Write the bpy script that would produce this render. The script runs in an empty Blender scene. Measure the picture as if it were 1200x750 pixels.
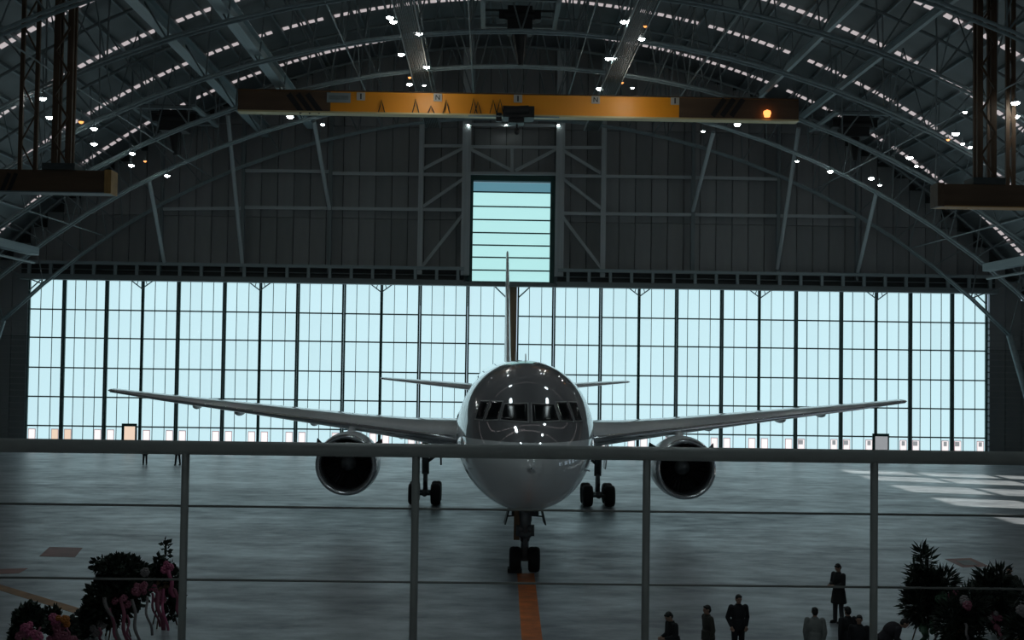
import bpy, math, random
from mathutils import Vector, Matrix
random.seed(7)
S = bpy.context.scene
COL = S.collection
V = Vector
# ------------------------------------------------------------------ camera
F = 1487.0
CAM = V((0, 0, 7.75))
YAW = math.atan(27 / F); PITCH = math.atan(50 / F); ROLL = 0.0143
fwd = V((math.sin(YAW) * math.cos(PITCH), math.cos(YAW) * math.cos(PITCH), math.sin(PITCH)))
r0 = V((math.cos(YAW), -math.sin(YAW), 0)); u0 = r0.cross(fwd)
rt = r0 * math.cos(ROLL) + u0 * math.sin(ROLL)
up = u0 * math.cos(ROLL) - r0 * math.sin(ROLL)
cd = bpy.data.cameras.new('camera'); cam = bpy.data.objects.new('camera', cd); COL.objects.link(cam)
cam.matrix_world = Matrix(((rt.x, up.x, -fwd.x, CAM.x), (rt.y, up.y, -fwd.y, CAM.y), (rt.z, up.z, -fwd.z, CAM.z), (0, 0, 0, 1)))
cd.sensor_width = 36; cd.lens = F / 1200 * 36; cd.clip_end = 600; cd.clip_start = 0.1
S.camera = cam
# ------------------------------------------------------------------ world, sun, exposure
W = bpy.data.worlds.new('world'); S.world = W; W.use_nodes = True
bg = W.node_tree.nodes['Background']; bg.inputs[0].default_value = (0.62, 0.82, 1, 1); bg.inputs[1].default_value = 1.0
SUN_EL = math.radians(24); az = V((9, -2.6, 0)).normalized()
sd = bpy.data.lights.new('sun', 'SUN'); sd.energy = 10.0; sd.angle = 0.009; sd.color = (1, 0.97, 0.9)
sun = bpy.data.objects.new('sun', sd); COL.objects.link(sun)
sdir = V((az.x * math.cos(SUN_EL), az.y * math.cos(SUN_EL), math.sin(SUN_EL)))
sun.rotation_euler = sdir.to_track_quat('Z', 'Y').to_euler(); sun.location = (90, 60, 40)
S.view_settings.view_transform = 'Standard'; S.view_settings.look = 'None'
S.view_settings.gamma = 1; S.view_settings.use_curve_mapping = False
S.view_settings.exposure = 0.0
PANE_E = 1.0          # brightness of daylit translucent panes
# ------------------------------------------------------------------ pixel helpers (used only to measure the photograph)
def ray(px, py):
    return (fwd + rt * ((px - 600) / F) + up * ((375 - py) / F))
def at(px, py, Y):
    d = ray(px, py); return CAM + d * (Y / d.y)
def ground(px, py, z=0.0):
    d = ray(px, py); return CAM + d * ((z - CAM.z) / d.z)
# ------------------------------------------------------------------ materials
def mat(name, col, rough=0.5, metal=0.0, coat=0.0, noise=0.0, nscale=3.0, emit=None, es=0.0, spec=0.5, bump=0.0, stretch=(1, 1, 1)):
    m = bpy.data.materials.new(name); m.use_nodes = True
    nt = m.node_tree; b = nt.nodes['Principled BSDF']
    b.inputs['Base Color'].default_value = (*col, 1); b.inputs['Roughness'].default_value = rough
    b.inputs['Metallic'].default_value = metal; b.inputs['Coat Weight'].default_value = coat
    b.inputs['Coat Roughness'].default_value = 0.04
    b.inputs['Specular IOR Level'].default_value = spec
    if emit:
        b.inputs['Emission Color'].default_value = (*emit, 1); b.inputs['Emission Strength'].default_value = es
    if noise > 0 or bump > 0:
        tc = nt.nodes.new('ShaderNodeTexCoord'); mp = nt.nodes.new('ShaderNodeMapping'); mp.inputs['Scale'].default_value = stretch
        nt.links.new(tc.outputs['Object'], mp.inputs['Vector'])
        n = nt.nodes.new('ShaderNodeTexNoise'); n.inputs['Scale'].default_value = nscale; n.inputs['Detail'].default_value = 5
        nt.links.new(mp.outputs['Vector'], n.inputs['Vector'])
        if noise > 0:
            r = nt.nodes.new('ShaderNodeValToRGB')
            r.color_ramp.elements[0].position = 0.3; r.color_ramp.elements[1].position = 0.7
            r.color_ramp.elements[0].color = (*[c * (1 - noise) for c in col], 1)
            r.color_ramp.elements[1].color = (*[min(1, c * (1 + noise)) for c in col], 1)
            nt.links.new(n.outputs['Fac'], r.inputs['Fac']); nt.links.new(r.outputs['Color'], b.inputs['Base Color'])
        if bump > 0:
            bp = nt.nodes.new('ShaderNodeBump'); bp.inputs['Strength'].default_value = bump
            nt.links.new(n.outputs['Fac'], bp.inputs['Height']); nt.links.new(bp.outputs['Normal'], b.inputs['Normal'])
    return m
M = {}
M['steel'] = mat('steel', (0.16, 0.20, 0.21), 0.55, noise=0.15)
M['steel_light'] = mat('steel_light', (0.25, 0.32, 0.34), 0.5, noise=0.12)
M['steel_pale'] = mat('steel_pale', (0.42, 0.48, 0.50), 0.5, noise=0.12)
M['steel_dark'] = mat('steel_dark', (0.05, 0.06, 0.06), 0.6, noise=0.2)
M['wall'] = mat('cladding', (0.25, 0.27, 0.275), 0.6, noise=0.18, nscale=0.6)
M['wall_b'] = mat('cladding_b', (0.21, 0.23, 0.235), 0.6, noise=0.18, nscale=0.6)
M['roof'] = mat('roof_sheet', (0.13, 0.145, 0.15), 0.6, noise=0.15, nscale=0.4)
M['door_green'] = mat('door_frame', (0.02, 0.07, 0.065), 0.5)
M['brown'] = mat('brown_steel', (0.30, 0.22, 0.13), 0.6, noise=0.2)
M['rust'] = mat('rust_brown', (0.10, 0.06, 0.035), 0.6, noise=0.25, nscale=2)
M['rust_light'] = mat('ochre', (0.42, 0.24, 0.08), 0.6, noise=0.2, nscale=2)
M['yellow'] = mat('crane_yellow', (0.85, 0.33, 0.01), 0.45, noise=0.12, nscale=0.25)
M['cream'] = mat('cream', (0.62, 0.52, 0.28), 0.5)
M['black'] = mat('black', (0.012, 0.012, 0.013), 0.6)
M['placard'] = mat('placard', (0.45, 0.45, 0.42), 0.6)
M['tyre'] = mat('tyre', (0.018, 0.018, 0.02), 0.75)
M['hub'] = mat('hub', (0.22, 0.23, 0.24), 0.45, metal=0.4)
M['gear'] = mat('gear_steel', (0.20, 0.21, 0.22), 0.4, metal=0.3)
M['gear_brown'] = mat('gear_brown', (0.20, 0.12, 0.06), 0.5)
M['alu'] = mat('bare_aluminium', (0.62, 0.64, 0.66), 0.22, metal=0.9)
M['wing'] = mat('wing_grey', (0.74, 0.76, 0.78), 0.3, coat=0.8, noise=0.05)
M['white_paint'] = mat('white_paint', (0.78, 0.80, 0.80), 0.25, coat=0.4)
M['fin_paint'] = mat('fin_paint', (0.16, 0.17, 0.17), 0.3, coat=0.3)
M['intake'] = mat('intake_dark', (0.025, 0.025, 0.028), 0.5)
M['fan'] = mat('fan_blade', (0.06, 0.06, 0.07), 0.35, metal=0.7)
M['glass_dark'] = mat('cockpit_glass', (0.006, 0.007, 0.008), 0.12, spec=.25)
M['frame_grey'] = mat('window_frame_grey', (0.33, 0.33, 0.33), 0.4)
M['rail'] = mat('rail_paint', (0.25, 0.27, 0.26), 0.4, noise=0.06, nscale=20)
M['cable'] = mat('cable', (0.20, 0.21, 0.20), 0.4, metal=0.6)
M['concrete'] = mat('balcony_concrete', (0.3, 0.3, 0.29), 0.8, noise=0.1)
M['orange_line'] = mat('orange_line', (0.62, 0.16, 0.03), 0.55, noise=0.3, nscale=1.6)
M['brown_line'] = mat('brown_line', (0.30, 0.15, 0.06), 0.6, noise=0.3, nscale=1.6)
M['red_mark'] = mat('red_mark', (0.28, 0.12, 0.10), 0.55, noise=0.2, nscale=1.2)
M['leaf'] = mat('leaf', (0.012, 0.022, 0.013), 0.6, noise=0.4, nscale=6)
M['pink'] = mat('pink_ribbon', (0.26, 0.08, 0.12), 0.6, noise=0.2)
M['hotpink'] = mat('pink_petal', (0.42, 0.10, 0.19), 0.6, noise=0.2)
M['whitefl'] = mat('pale_ribbon', (0.2, 0.18, 0.18), 0.6)
M['orangefl'] = mat('orange_petal', (0.4, 0.13, 0.02), 0.6)
M['greenfl'] = mat('green_paper', (0.04, 0.09, 0.05), 0.6)
M['skin'] = mat('skin', (0.35, 0.21, 0.15), 0.55)
M['hair'] = mat('hair', (0.01, 0.009, 0.008), 0.5)
M['shoe'] = mat('shoe', (0.012, 0.012, 0.012), 0.4)
def emis(name, col, s, var=0.0):
    m = mat(name, (0.25, 0.28, 0.28), 0.5, emit=col, es=s)
    if var:
        nt = m.node_tree; b = nt.nodes['Principled BSDF']
        tc = nt.nodes.new('ShaderNodeTexCoord'); n = nt.nodes.new('ShaderNodeTexNoise'); n.inputs['Scale'].default_value = 0.9
        oi = nt.nodes.new('ShaderNodeObjectInfo')
        nt.links.new(tc.outputs['Object'], n.inputs['Vector'])
        a = nt.nodes.new('ShaderNodeMath'); a.operation = 'ADD'
        nt.links.new(n.outputs['Fac'], a.inputs[0]); nt.links.new(oi.outputs['Random'], a.inputs[1])
        mr = nt.nodes.new('ShaderNodeMapRange'); mr.inputs['From Min'].default_value = 0.2; mr.inputs['From Max'].default_value = 1.8
        mr.inputs['To Min'].default_value = s * (1 - var); mr.inputs['To Max'].default_value = s * (1 + var)
        nt.links.new(a.outputs[0], mr.inputs['Value']); nt.links.new(mr.outputs['Result'], b.inputs['Emission Strength'])
    return m
M['pane'] = emis('translucent_pane', (0.58, 0.83, 0.90), PANE_E, 0.05)
M['tailpane'] = emis('translucent_tail_panel', (0.50, 0.88, 0.88), PANE_E * 0.92, 0.04)
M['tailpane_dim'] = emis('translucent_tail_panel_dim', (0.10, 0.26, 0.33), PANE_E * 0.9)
M['clearpane'] = emis('clear_pane', (1.0, 0.93, 0.93), 1.05)
M['warmpane'] = emis('warm_pane', (0.95, 0.72, 0.55), 0.9)
M['darkpane'] = emis('grey_pane', (0.35, 0.36, 0.38), 0.8)  # plain grey: dark things outside the vision panes, dull wicket pane
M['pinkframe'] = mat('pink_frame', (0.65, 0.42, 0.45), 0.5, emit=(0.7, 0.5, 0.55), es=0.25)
M['skylight'] = emis('skylight', (0.80, 0.70, 0.71), .6)
M['lamp'] = emis('lamp_lens', (0.92, 1.0, 0.97), 70.0)
M['flood'] = emis('flood_lens', (0.82, 0.97, 1.0), 17.0)
M['beacon'] = emis('amber_lens', (1.0, 0.33, 0.08), 2.2)
M['fill_pane'] = emis('added_fill_pane', (0.85, 0.95, 1.0), 0.5)  # invented glow behind the camera, fills the hangar with light
def glass():
    m = bpy.data.materials.new('thin_glass'); m.use_nodes = True; nt = m.node_tree
    for n in list(nt.nodes): nt.nodes.remove(n)
    o = nt.nodes.new('ShaderNodeOutputMaterial'); t = nt.nodes.new('ShaderNodeBsdfTransparent'); g = nt.nodes.new('ShaderNodeBsdfGlossy')
    g.inputs['Roughness'].default_value = 0.05; x = nt.nodes.new('ShaderNodeMixShader'); x.inputs[0].default_value = 0.08
    nt.links.new(t.outputs[0], x.inputs[1]); nt.links.new(g.outputs[0], x.inputs[2]); nt.links.new(x.outputs[0], o.inputs[0])
    return m
M['glass'] = glass()
def floor_mat():
    m = bpy.data.materials.new('sealed_concrete_floor'); m.use_nodes = True; nt = m.node_tree; b = nt.nodes['Principled BSDF']
    L = nt.links
    tc = nt.nodes.new('ShaderNodeTexCoord')
    def nz(scale, st, det=6):
        mp = nt.nodes.new('ShaderNodeMapping'); mp.inputs['Scale'].default_value = st; mp.inputs['Rotation'].default_value = (0, 0, .12); L.new(tc.outputs['Object'], mp.inputs['Vector'])
        n = nt.nodes.new('ShaderNodeTexNoise'); n.inputs['Scale'].default_value = scale; n.inputs['Detail'].default_value = det
        n.inputs['Roughness'].default_value = 0.62; L.new(mp.outputs['Vector'], n.inputs['Vector']); return n
    a = nz(0.16, (0.8, 1.4, 1), 8); c = nz(0.9, (0.7, 1.2, 1), 8)
    mx = nt.nodes.new('ShaderNodeMath'); mx.operation = 'MULTIPLY_ADD'; mx.inputs[1].default_value = 0.5
    L.new(c.outputs['Fac'], mx.inputs[0])
    h = nt.nodes.new('ShaderNodeMath'); h.operation = 'MULTIPLY'; h.inputs[1].default_value = 0.5; L.new(a.outputs['Fac'], h.inputs[0]); L.new(h.outputs[0], mx.inputs[2])
    r = nt.nodes.new('ShaderNodeValToRGB'); r.color_ramp.elements[0].position = 0.38; r.color_ramp.elements[1].position = 0.62
    r.color_ramp.elements[0].color = (0.15, 0.165, 0.185, 1); r.color_ramp.elements[1].color = (0.40, 0.43, 0.45, 1)
    L.new(mx.outputs[0], r.inputs['Fac']); L.new(r.outputs['Color'], b.inputs['Base Color'])
    mr = nt.nodes.new('ShaderNodeMapRange'); mr.inputs['From Min'].default_value = 0.35; mr.inputs['From Max'].default_value = 0.65
    mr.inputs['To Min'].default_value = 0.48; mr.inputs['To Max'].default_value = 0.30
    L.new(mx.outputs[0], mr.inputs['Value']); L.new(mr.outputs['Result'], b.inputs['Roughness'])
    bp = nt.nodes.new('ShaderNodeBump'); bp.inputs['Strength'].default_value = 0.4; bp.inputs['Distance'].default_value = 0.06
    L.new(c.outputs['Fac'], bp.inputs['Height']); L.new(bp.outputs['Normal'], b.inputs['Normal'])
    b.inputs['Specular IOR Level'].default_value = 0.65
    return m
M['floor'] = floor_mat()
def fuselage_mat():
    m = mat('fuselage_paint', (0.78, 0.80, 0.80), 0.4, coat=1.0, spec=.3); nt = m.node_tree; b = nt.nodes['Principled BSDF']; b.inputs['Coat Roughness'].default_value = 0.012; b.inputs['Coat IOR'].default_value = 2.1; L = nt.links
    tc = nt.nodes.new('ShaderNodeTexCoord'); sp = nt.nodes.new('ShaderNodeSeparateXYZ'); L.new(tc.outputs['Object'], sp.inputs[0])
    def cmp(sock, op, v):
        n = nt.nodes.new('ShaderNodeMath'); n.operation = op; L.new(sock, n.inputs[0]); n.inputs[1].default_value = v; return n.outputs[0]
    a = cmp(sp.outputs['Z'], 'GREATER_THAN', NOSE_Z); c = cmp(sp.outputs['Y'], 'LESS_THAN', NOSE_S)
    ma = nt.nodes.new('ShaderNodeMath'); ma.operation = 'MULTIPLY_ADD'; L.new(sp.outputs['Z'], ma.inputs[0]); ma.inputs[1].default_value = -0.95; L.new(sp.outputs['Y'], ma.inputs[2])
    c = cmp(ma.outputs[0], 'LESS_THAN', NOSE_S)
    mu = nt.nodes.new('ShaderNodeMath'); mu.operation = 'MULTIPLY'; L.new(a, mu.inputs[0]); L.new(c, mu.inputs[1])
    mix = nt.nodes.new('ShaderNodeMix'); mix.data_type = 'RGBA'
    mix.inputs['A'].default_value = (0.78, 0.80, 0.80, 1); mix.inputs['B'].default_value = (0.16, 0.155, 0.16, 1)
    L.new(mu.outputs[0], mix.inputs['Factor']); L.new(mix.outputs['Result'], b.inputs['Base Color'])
    return m
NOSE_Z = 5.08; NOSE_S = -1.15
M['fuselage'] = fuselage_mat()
# ------------------------------------------------------------------ mesh helpers
class MB:
    def __init__(s): s.v = []; s.f = []; s.m = []
    def add(s, vs, fs, mi=0):
        o = len(s.v); s.v += [tuple(v) for v in vs]; s.f += [tuple(i + o for i in f) for f in fs]; s.m += [mi] * len(fs)
    def box(s, lo, hi, mi=0):
        x0, y0, z0 = lo; x1, y1, z1 = hi
        s.add([(x0,y0,z0),(x1,y0,z0),(x1,y1,z0),(x0,y1,z0),(x0,y0,z1),(x1,y0,z1),(x1,y1,z1),(x0,y1,z1)],
              [(0,3,2,1),(4,5,6,7),(0,1,5,4),(1,2,6,5),(2,3,7,6),(3,0,4,7)], mi)
    def bar(s, p0, p1, w, h, mi=0, hint=V((0, 0, 1))):
        p0 = V(p0); p1 = V(p1); d = (p1 - p0).normalized()
        if abs(d.dot(hint)) > 0.98: hint = V((0, 1, 0))
        a = d.cross(hint).normalized() * w / 2; b = a.normalized().cross(d) * h / 2
        vs = [p + q for p in (p0, p1) for q in (-a - b, a - b, a + b, -a + b)]
        s.add(vs, [(0,1,2,3),(7,6,5,4),(0,4,5,1),(1,5,6,2),(2,6,7,3),(3,7,4,0)], mi)
    def tube(s, pts, rad, n=8, mi=0, cap=True):
        pts = [V(p) for p in pts]
        if not hasattr(rad, '__len__'): rad = [rad] * len(pts)
        vs = []; fs = []
        for i, p in enumerate(pts):
            d = (pts[min(i + 1, len(pts) - 1)] - pts[max(i - 1, 0)]).normalized()
            h = V((0, 0, 1)) if abs(d.z) < 0.9 else V((0, 1, 0))
            a = d.cross(h).normalized(); b = a.cross(d)
            for k in range(n):
                t = 2 * math.pi * k / n; vs.append(p + (a * math.cos(t) + b * math.sin(t)) * rad[i])
        for i in range(len(pts) - 1):
            for k in range(n):
                k2 = (k + 1) % n; fs.append((i*n+k, i*n+k2, (i+1)*n+k2, (i+1)*n+k))
        if cap:
            fs.append(tuple(range(n - 1, -1, -1))); fs.append(tuple((len(pts)-1)*n + k for k in range(n)))
        s.add(vs, fs, mi)
    def rev(s, prof, c, axis='y', n=32, mi=0):
        # prof: list of (along, radius[, mat]); revolve about axis through c
        c = V(c); vs = []; fs = []; ms = []
        for q in prof:
            for k in range(n):
                t = 2 * math.pi * k / n; a, b = q[1] * math.cos(t), q[1] * math.sin(t)
                o = {'y': V((a, q[0], b)), 'x': V((q[0], a, b)), 'z': V((a, b, q[0]))}[axis]
                vs.append(c + o)
        for i in range(len(prof) - 1):
            for k in range(n):
                k2 = (k + 1) % n; fs.append((i*n+k, (i+1)*n+k, (i+1)*n+k2, i*n+k2)); ms.append(prof[i][2] if len(prof[i]) > 2 else mi)
        o = len(s.v); s.v += [tuple(v) for v in vs]; s.f += [tuple(i + o for i in f) for f in fs]; s.m += ms
    def ell(s, c, r, n=12, m=8, mi=0, rot=None):
        c = V(c); vs = []; fs = []
        for i in range(m + 1):
            ph = math.pi * i / m
            for k in range(n):
                t = 2 * math.pi * k / n
                p = V((r[0]*math.sin(ph)*math.cos(t), r[1]*math.sin(ph)*math.sin(t), r[2]*math.cos(ph)))
                if rot: p = rot @ p
                vs.append(c + p)
        for i in range(m):
            for k in range(n):
                k2 = (k + 1) % n; fs.append((i*n+k, (i+1)*n+k, (i+1)*n+k2, i*n+k2))
        s.add(vs, fs, mi)
    def mesh(s, name, mats, smooth=False):
        me = bpy.data.meshes.new(name); me.from_pydata(s.v, [], s.f); me.validate(clean_customdata=False)
        for m in (mats if isinstance(mats, (list, tuple)) else [mats]): me.materials.append(M[m] if isinstance(m, str) else m)
        if len(me.polygons) == len(s.m): me.polygons.foreach_set('material_index', s.m)
        if smooth: me.polygons.foreach_set('use_smooth', [True] * len(me.polygons))
        me.update(); return me
    def build(s, name, mats, parent=None, smooth=False, **kw):
        o = bpy.data.objects.new(name, s.mesh(name, mats, smooth)); COL.objects.link(o)
        if parent: o.parent = parent
        for k, v in kw.items(): o[k] = v
        return o
def tag(o, label=None, cat=None, group=None, kind=None):
    if label: o['label'] = label
    if cat: o['category'] = cat
    if group: o['group'] = group
    if kind: o['kind'] = kind
    return o
def empty(name, loc=(0, 0, 0), rz=0, **kw):
    o = bpy.data.objects.new(name, None); o.location = loc; o.rotation_euler = (0, 0, rz); COL.objects.link(o)
    for k, v in kw.items(): o[k] = v
    return o
_unit = {}
def unit(kind, m):
    if (kind, m) not in _unit:
        b = MB()
        if kind == 'box': b.box((-.5, -.5, 0), (.5, .5, 1))
        else: b.tube([(0, 0, 0), (0, 0, 1)], 0.5, 8)
        _unit[kind, m] = b.mesh(kind + '_' + m, m)
    return _unit[kind, m]
def off(parent):
    return parent.location if parent else V((0, 0, 0))
def member(name, p0, p1, w, h, m, parent=None, kind='box', hint=V((0, 1, 0))):
    """one straight bar as its own object (mesh data shared)"""
    p0 = V(p0) - off(parent); p1 = V(p1) - off(parent); d = p1 - p0; L = d.length; d.normalize()
    if abs(d.dot(hint)) > 0.98: hint = V((1, 0, 0))
    x = hint.cross(d).normalized(); y = d.cross(x)      # local y ~ hint
    o = bpy.data.objects.new(name, unit(kind, m)); COL.objects.link(o)
    o.matrix_basis = Matrix(((x.x*w, y.x*h, d.x*L, p0.x), (x.y*w, y.y*h, d.y*L, p0.y), (x.z*w, y.z*h, d.z*L, p0.z), (0, 0, 0, 1)))
    if parent: o.parent = parent
    return o
def slab(name, lo, hi, m, parent=None):
    lo = V(lo); hi = V(hi); c = (lo + hi) / 2
    o = bpy.data.objects.new(name, unit('box', m)); COL.objects.link(o)
    o.location = V((c.x, c.y, lo.z)) - off(parent); o.scale = (hi.x-lo.x, hi.y-lo.y, hi.z-lo.z)
    if parent: o.parent = parent
    return o
def copy_tree(o, parent=None):
    c = o.copy(); COL.objects.link(c); c.parent = parent
    for ch in list(o.children): copy_tree(ch, c)
    return c
# ================================================================== SETTING
X0 = 1.8; R = 61.0; ZR = 36.0 - R; ZL = 29.0 - R       # roof arch and truss lower chord
YW = 112.0                                              # door wall
XL, XR = X0 - 48, X0 + 48
def roof_z(x): return ZR + math.sqrt(R*R - (x - X0)**2)
def low_z(x): return ZL + math.sqrt(R*R - (x - X0)**2)
ZS = roof_z(XL)
YB = -14
b = MB(); b.box((XL - 3, YB - 3, -0.3), (XR + 3, YW + 3, 0))
floor = b.build('floor', 'floor', kind='structure')
# painted markings on the floor
def mark(name, pix, m, label, dz=0):
    b = MB(); lo = [ground(*p) for p in pix]
    n = len(lo); vs = [(p.x, p.y, 0.001) for p in lo] + [(p.x, p.y, 0.006 + dz) for p in lo]
    b.add(vs, [tuple(range(n-1, -1, -1)), tuple(range(n, 2*n))] + [(i, i+n, (i+1) % n + n, (i+1) % n) for i in range(n)])
    b.build(name, m, floor, label=label)
mark('floor_marking', [(606, 672), (626, 672), (637, 760), (612, 760)], 'orange_line', 'orange guide line in front of the nose wheel')
mark('floor_marking', [(-10, 682), (-10, 689), (92, 720), (97, 714)], 'brown_line', 'thin brown line')
mark('floor_marking', [(46, 652), (58, 641), (97, 642), (88, 653)], 'red_mark', 'faint reddish square')
mark('floor_marking', [(-8, 673), (-8, 667), (33, 666), (22, 672)], 'red_mark', 'faint reddish square')
mark('floor_marking', [(1107, 655), (1138, 654), (1160, 664), (1128, 665)], 'red_mark', 'red diamond outline')
mark('floor_marking', [(1120, 657.5), (1136, 656.5), (1147, 662), (1130, 662.6)], 'concrete', 'grey centre of the red diamond', .006)
# ceiling shell
b = MB(); N = 96
xs = [XL - 0.0 + (XR - XL) * i / N for i in range(N + 1)]
vs = []
for x in xs:
    z = roof_z(x); vs += [(x, YB, z), (x, YW + 1, z), (x, YB, z + 0.4), (x, YW + 1, z + 0.4)]
fs = []
for i in range(N):
    a = i * 4; c = a + 4
    fs += [(a, a+1, c+1, c), (a+2, c+2, c+3, a+3), (a, c, c+2, a+2), (a+1, a+3, c+3, c+1)]
b.add(vs, fs)
ceiling = b.build('ceiling', 'roof', kind='structure')
ang = math.asin(48 / R)
npur = 54
for i in range(1, npur):
    t = -ang + 2 * ang * i / npur
    r = R - 0.2
    p = V((X0 + r * math.sin(t), 0, ZR + r * math.cos(t)))
    member('purlin', (p.x, 20, p.z), (p.x, YW, p.z), 0.12, 0.4, 'steel', ceiling, hint=V((math.sin(t), 0, math.cos(t))))
# translucent skylight dashes running across the vault
def skyband(Y, name='skylight_panels'):
    b = MB(); L = 2 * ang * R; n = int(L / 0.68)
    for i in range(n):
        if random.random() < 0.03: continue
        t = -ang + 2 * ang * (i + .5) / n; w = 0.22 + 0.03 * random.random(); dt = w / R
        for (q0, q1) in ((t - dt, t + dt),):
            pts = []
            for (tt, yy) in ((q0, -.3), (q1, -.3), (q1, .3), (q0, .3)):
                pts.append((X0 + (R - .06) * math.sin(tt), Y + yy, ZR + (R - .06) * math.cos(tt)))
            up_ = [(X0 + (p[0]-X0) * 1.0012, p[1], ZR + (p[2]-ZR) * 1.0012) for p in pts]
            b.add(pts + up_, [(3,2,1,0),(4,5,6,7),(0,1,5,4),(1,2,6,5),(2,3,7,6),(3,0,4,7)])
    b.build(name, 'skylight', ceiling, kind='stuff')
for Y in (107.2, 97.5, 87.9, 78.3, 68.7, 59.0): skyband(Y)
# longitudinal ties and braces between the trusses
TR = [109.6, 100.0, 90.3, 80.7, 71.0, 61.3, 51.6]
for x in (-33, -24, -9.5, -1.5, 6, 14, 28, 36.5):
    for i in range(len(TR) - 1):
        z = low_z(x); ya, yb = TR[i+1], TR[i]
        member('tie_beam', (x, ya, z), (x, yb, z), 0.10, 0.10, 'steel', ceiling, 'rod')
        ym = (ya + yb) / 2; zt = roof_z(x) - 0.5
        member('sway_brace', (x, ya, z), (x, ym, zt), 0.09, 0.09, 'steel', ceiling, 'rod')
        member('sway_brace', (x, yb, z), (x, ym, zt), 0.09, 0.09, 'steel', ceiling, 'rod')
# --- trusses
nth = ['closest to the door wall', 'second out from the door wall', 'just in front of the yellow crane', 'third bay out from the crane',
       'passing over the airplane tail engines', 'crossing above the hanging platforms', 'highest, above the airplane nose']
for ti, Y in enumerate(TR):
    t = empty('roof_truss', (X0, Y, 0)); tag(t, 'arched grey steel roof truss with zigzag webs, ' + nth[ti], 'truss', 'arched trusses carrying the vault')
    n = 26; xs_ = [-43.5 + 87 * i / n for i in range(n + 1)]
    low = [V((dx, 0, low_z(X0 + dx))) for dx in xs_]
    upn = []
    for i in range(n):
        dx = (xs_[i] + xs_[i+1]) / 2 * 1.07; upn.append(V((dx, 0, roof_z(X0 + dx) - 0.75)))
    for dy in (-0.3, 0.3):
        b = MB(); b.tube([p + V((0, dy, 0)) for p in low], 0.095, 8); b.build('lower_chord', 'steel_light', t, True)
    b = MB(); b.tube([V((-47.6, 0, roof_z(XL + .4) - .75))] + upn + [V((47.6, 0, roof_z(XL + .4) - .75))], 0.12, 8); b.build('upper_chord', 'steel', t, True)
    for i in range(n):
        for q in (low[i], low[i+1]):
            member('web_member', q + V((X0, Y, 0)), upn[i] + V((X0, Y, 0)), 0.11, 0.11, 'steel', t, 'rod')
    for s, e in ((-1, low[0]), (1, low[-1])):
        f = V((s * 46.6, 0, 0))
        b = MB(); b.tube([e, f], 0.28, 10); b.build('leg', 'steel_light', t, True)
        b = MB(); b.tube([V((s * 47.2, 0, ZS - .8)), V((s * 47.0, 0, 0))], 0.22, 10); b.build('leg', 'steel', t, True)
        for k in (1, 2, 3):
            p = e.lerp(f, k / 4.0); member('web_member', p + V((X0, Y, 0)), V((X0 + s * 47.1, Y, p.z + 1.4)), 0.14, 0.14, 'steel', t, 'rod')
# --- far gable wall
wf = empty('wall_front', (X0, YW, 0), kind='structure')
zh = at(600, 332, YW).z                                     # top of door header / foot of the cladding
DL, DR = at(32, 430, YW).x, at(1156, 430, YW).x
TL, TRt = at(550, 272, YW).x, at(648, 272, YW).x
TZ = at(600, 210, YW).z
x = XL; i = 0
while x < XR - 0.3:
    x2 = min(x + 1.44, XR); zc = min(roof_z(x), roof_z(x2)); zmx = zc + 0.1
    z0 = zh if (x2 > DL and x < DR) else 0.0
    if x > TL - .9 and x2 < TRt + .9: z0 = TZ
    cuts = [z0] + [z for z in (9.5, 20.3, 28.5) if z0 + 1 < z < zmx - 0.5] + [zmx]
    for a, c in zip(cuts, cuts[1:]):
        slab('cladding_panel', (x + .03, YW + 0.05 + 0.03 * random.random(), a + .02), (x2 - .03, YW + 0.5, c - .02), random.choice(['wall', 'wall', 'wall_b']), wf)
    x = x2; i += 1
slab('backing_sheet', (XL, YW + .5, zh), (TL, YW + .6, 12.7), 'steel_dark', wf)
for (a, c) in ((XL, DL), (DR, XR)):
    slab('backing_sheet', (a, YW + .5, 0), (c, YW + .6, 13), 'steel_dark', wf)
    z = 0.3
    while z < 12.4:
        slab('sheeting_rib', (a, YW - .06, z), (c, YW + .05, z + .1), 'wall', wf); z += 0.55
b = MB(); 
for i in range(40):
    xa = XL + (XR - XL) * i / 40; xb = XL + (XR - XL) * (i + 1) / 40
    if xb > TL - .1 and xa < TRt + .1: z0 = TZ + 1
    else: z0 = max(zh, 0)
    za, zb = roof_z(xa) + .2, roof_z(xb) + .2
    o = V((X0, YW, 0))
    b.add([V(p) - o for p in ((xa, YW+.5, z0), (xb, YW+.5, z0), (xb, YW+.5, zb), (xa, YW+.5, za), (xa, YW+.7, z0), (xb, YW+.7, z0), (xb, YW+.7, zb), (xa, YW+.7, za))],
          [(0,1,2,3),(7,6,5,4),(0,4,5,1),(3,2,6,7)])
b.build('wall_sheet', 'steel_dark', wf)
YC = YW - 0.9
def gx(px, py=240): return at(px, py, YC).x
def gz(px, py): return at(px, py, YC).z
for px, w, m in ((190, .22, 'steel'), (285, .28, 'steel'), (387, .32, 'steel'), (493, .42, 'steel_pale'), (546, .75, 'steel_pale'), (656, .75, 'steel_pale'),
                 (707, .42, 'steel_pale'), (812, .32, 'steel'), (912, .28, 'steel'), (1004, .22, 'steel')):
    x = gx(px); member('column', (x, YC, zh + .6), (x, YC, roof_z(x) - .5), w, 0.5, m, wf)
def seg(name, a, c, w, m='steel', Y=YC):
    member(name, at(a[0], a[1], Y), at(c[0], c[1], Y), w, 0.25, m, wf)
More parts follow.
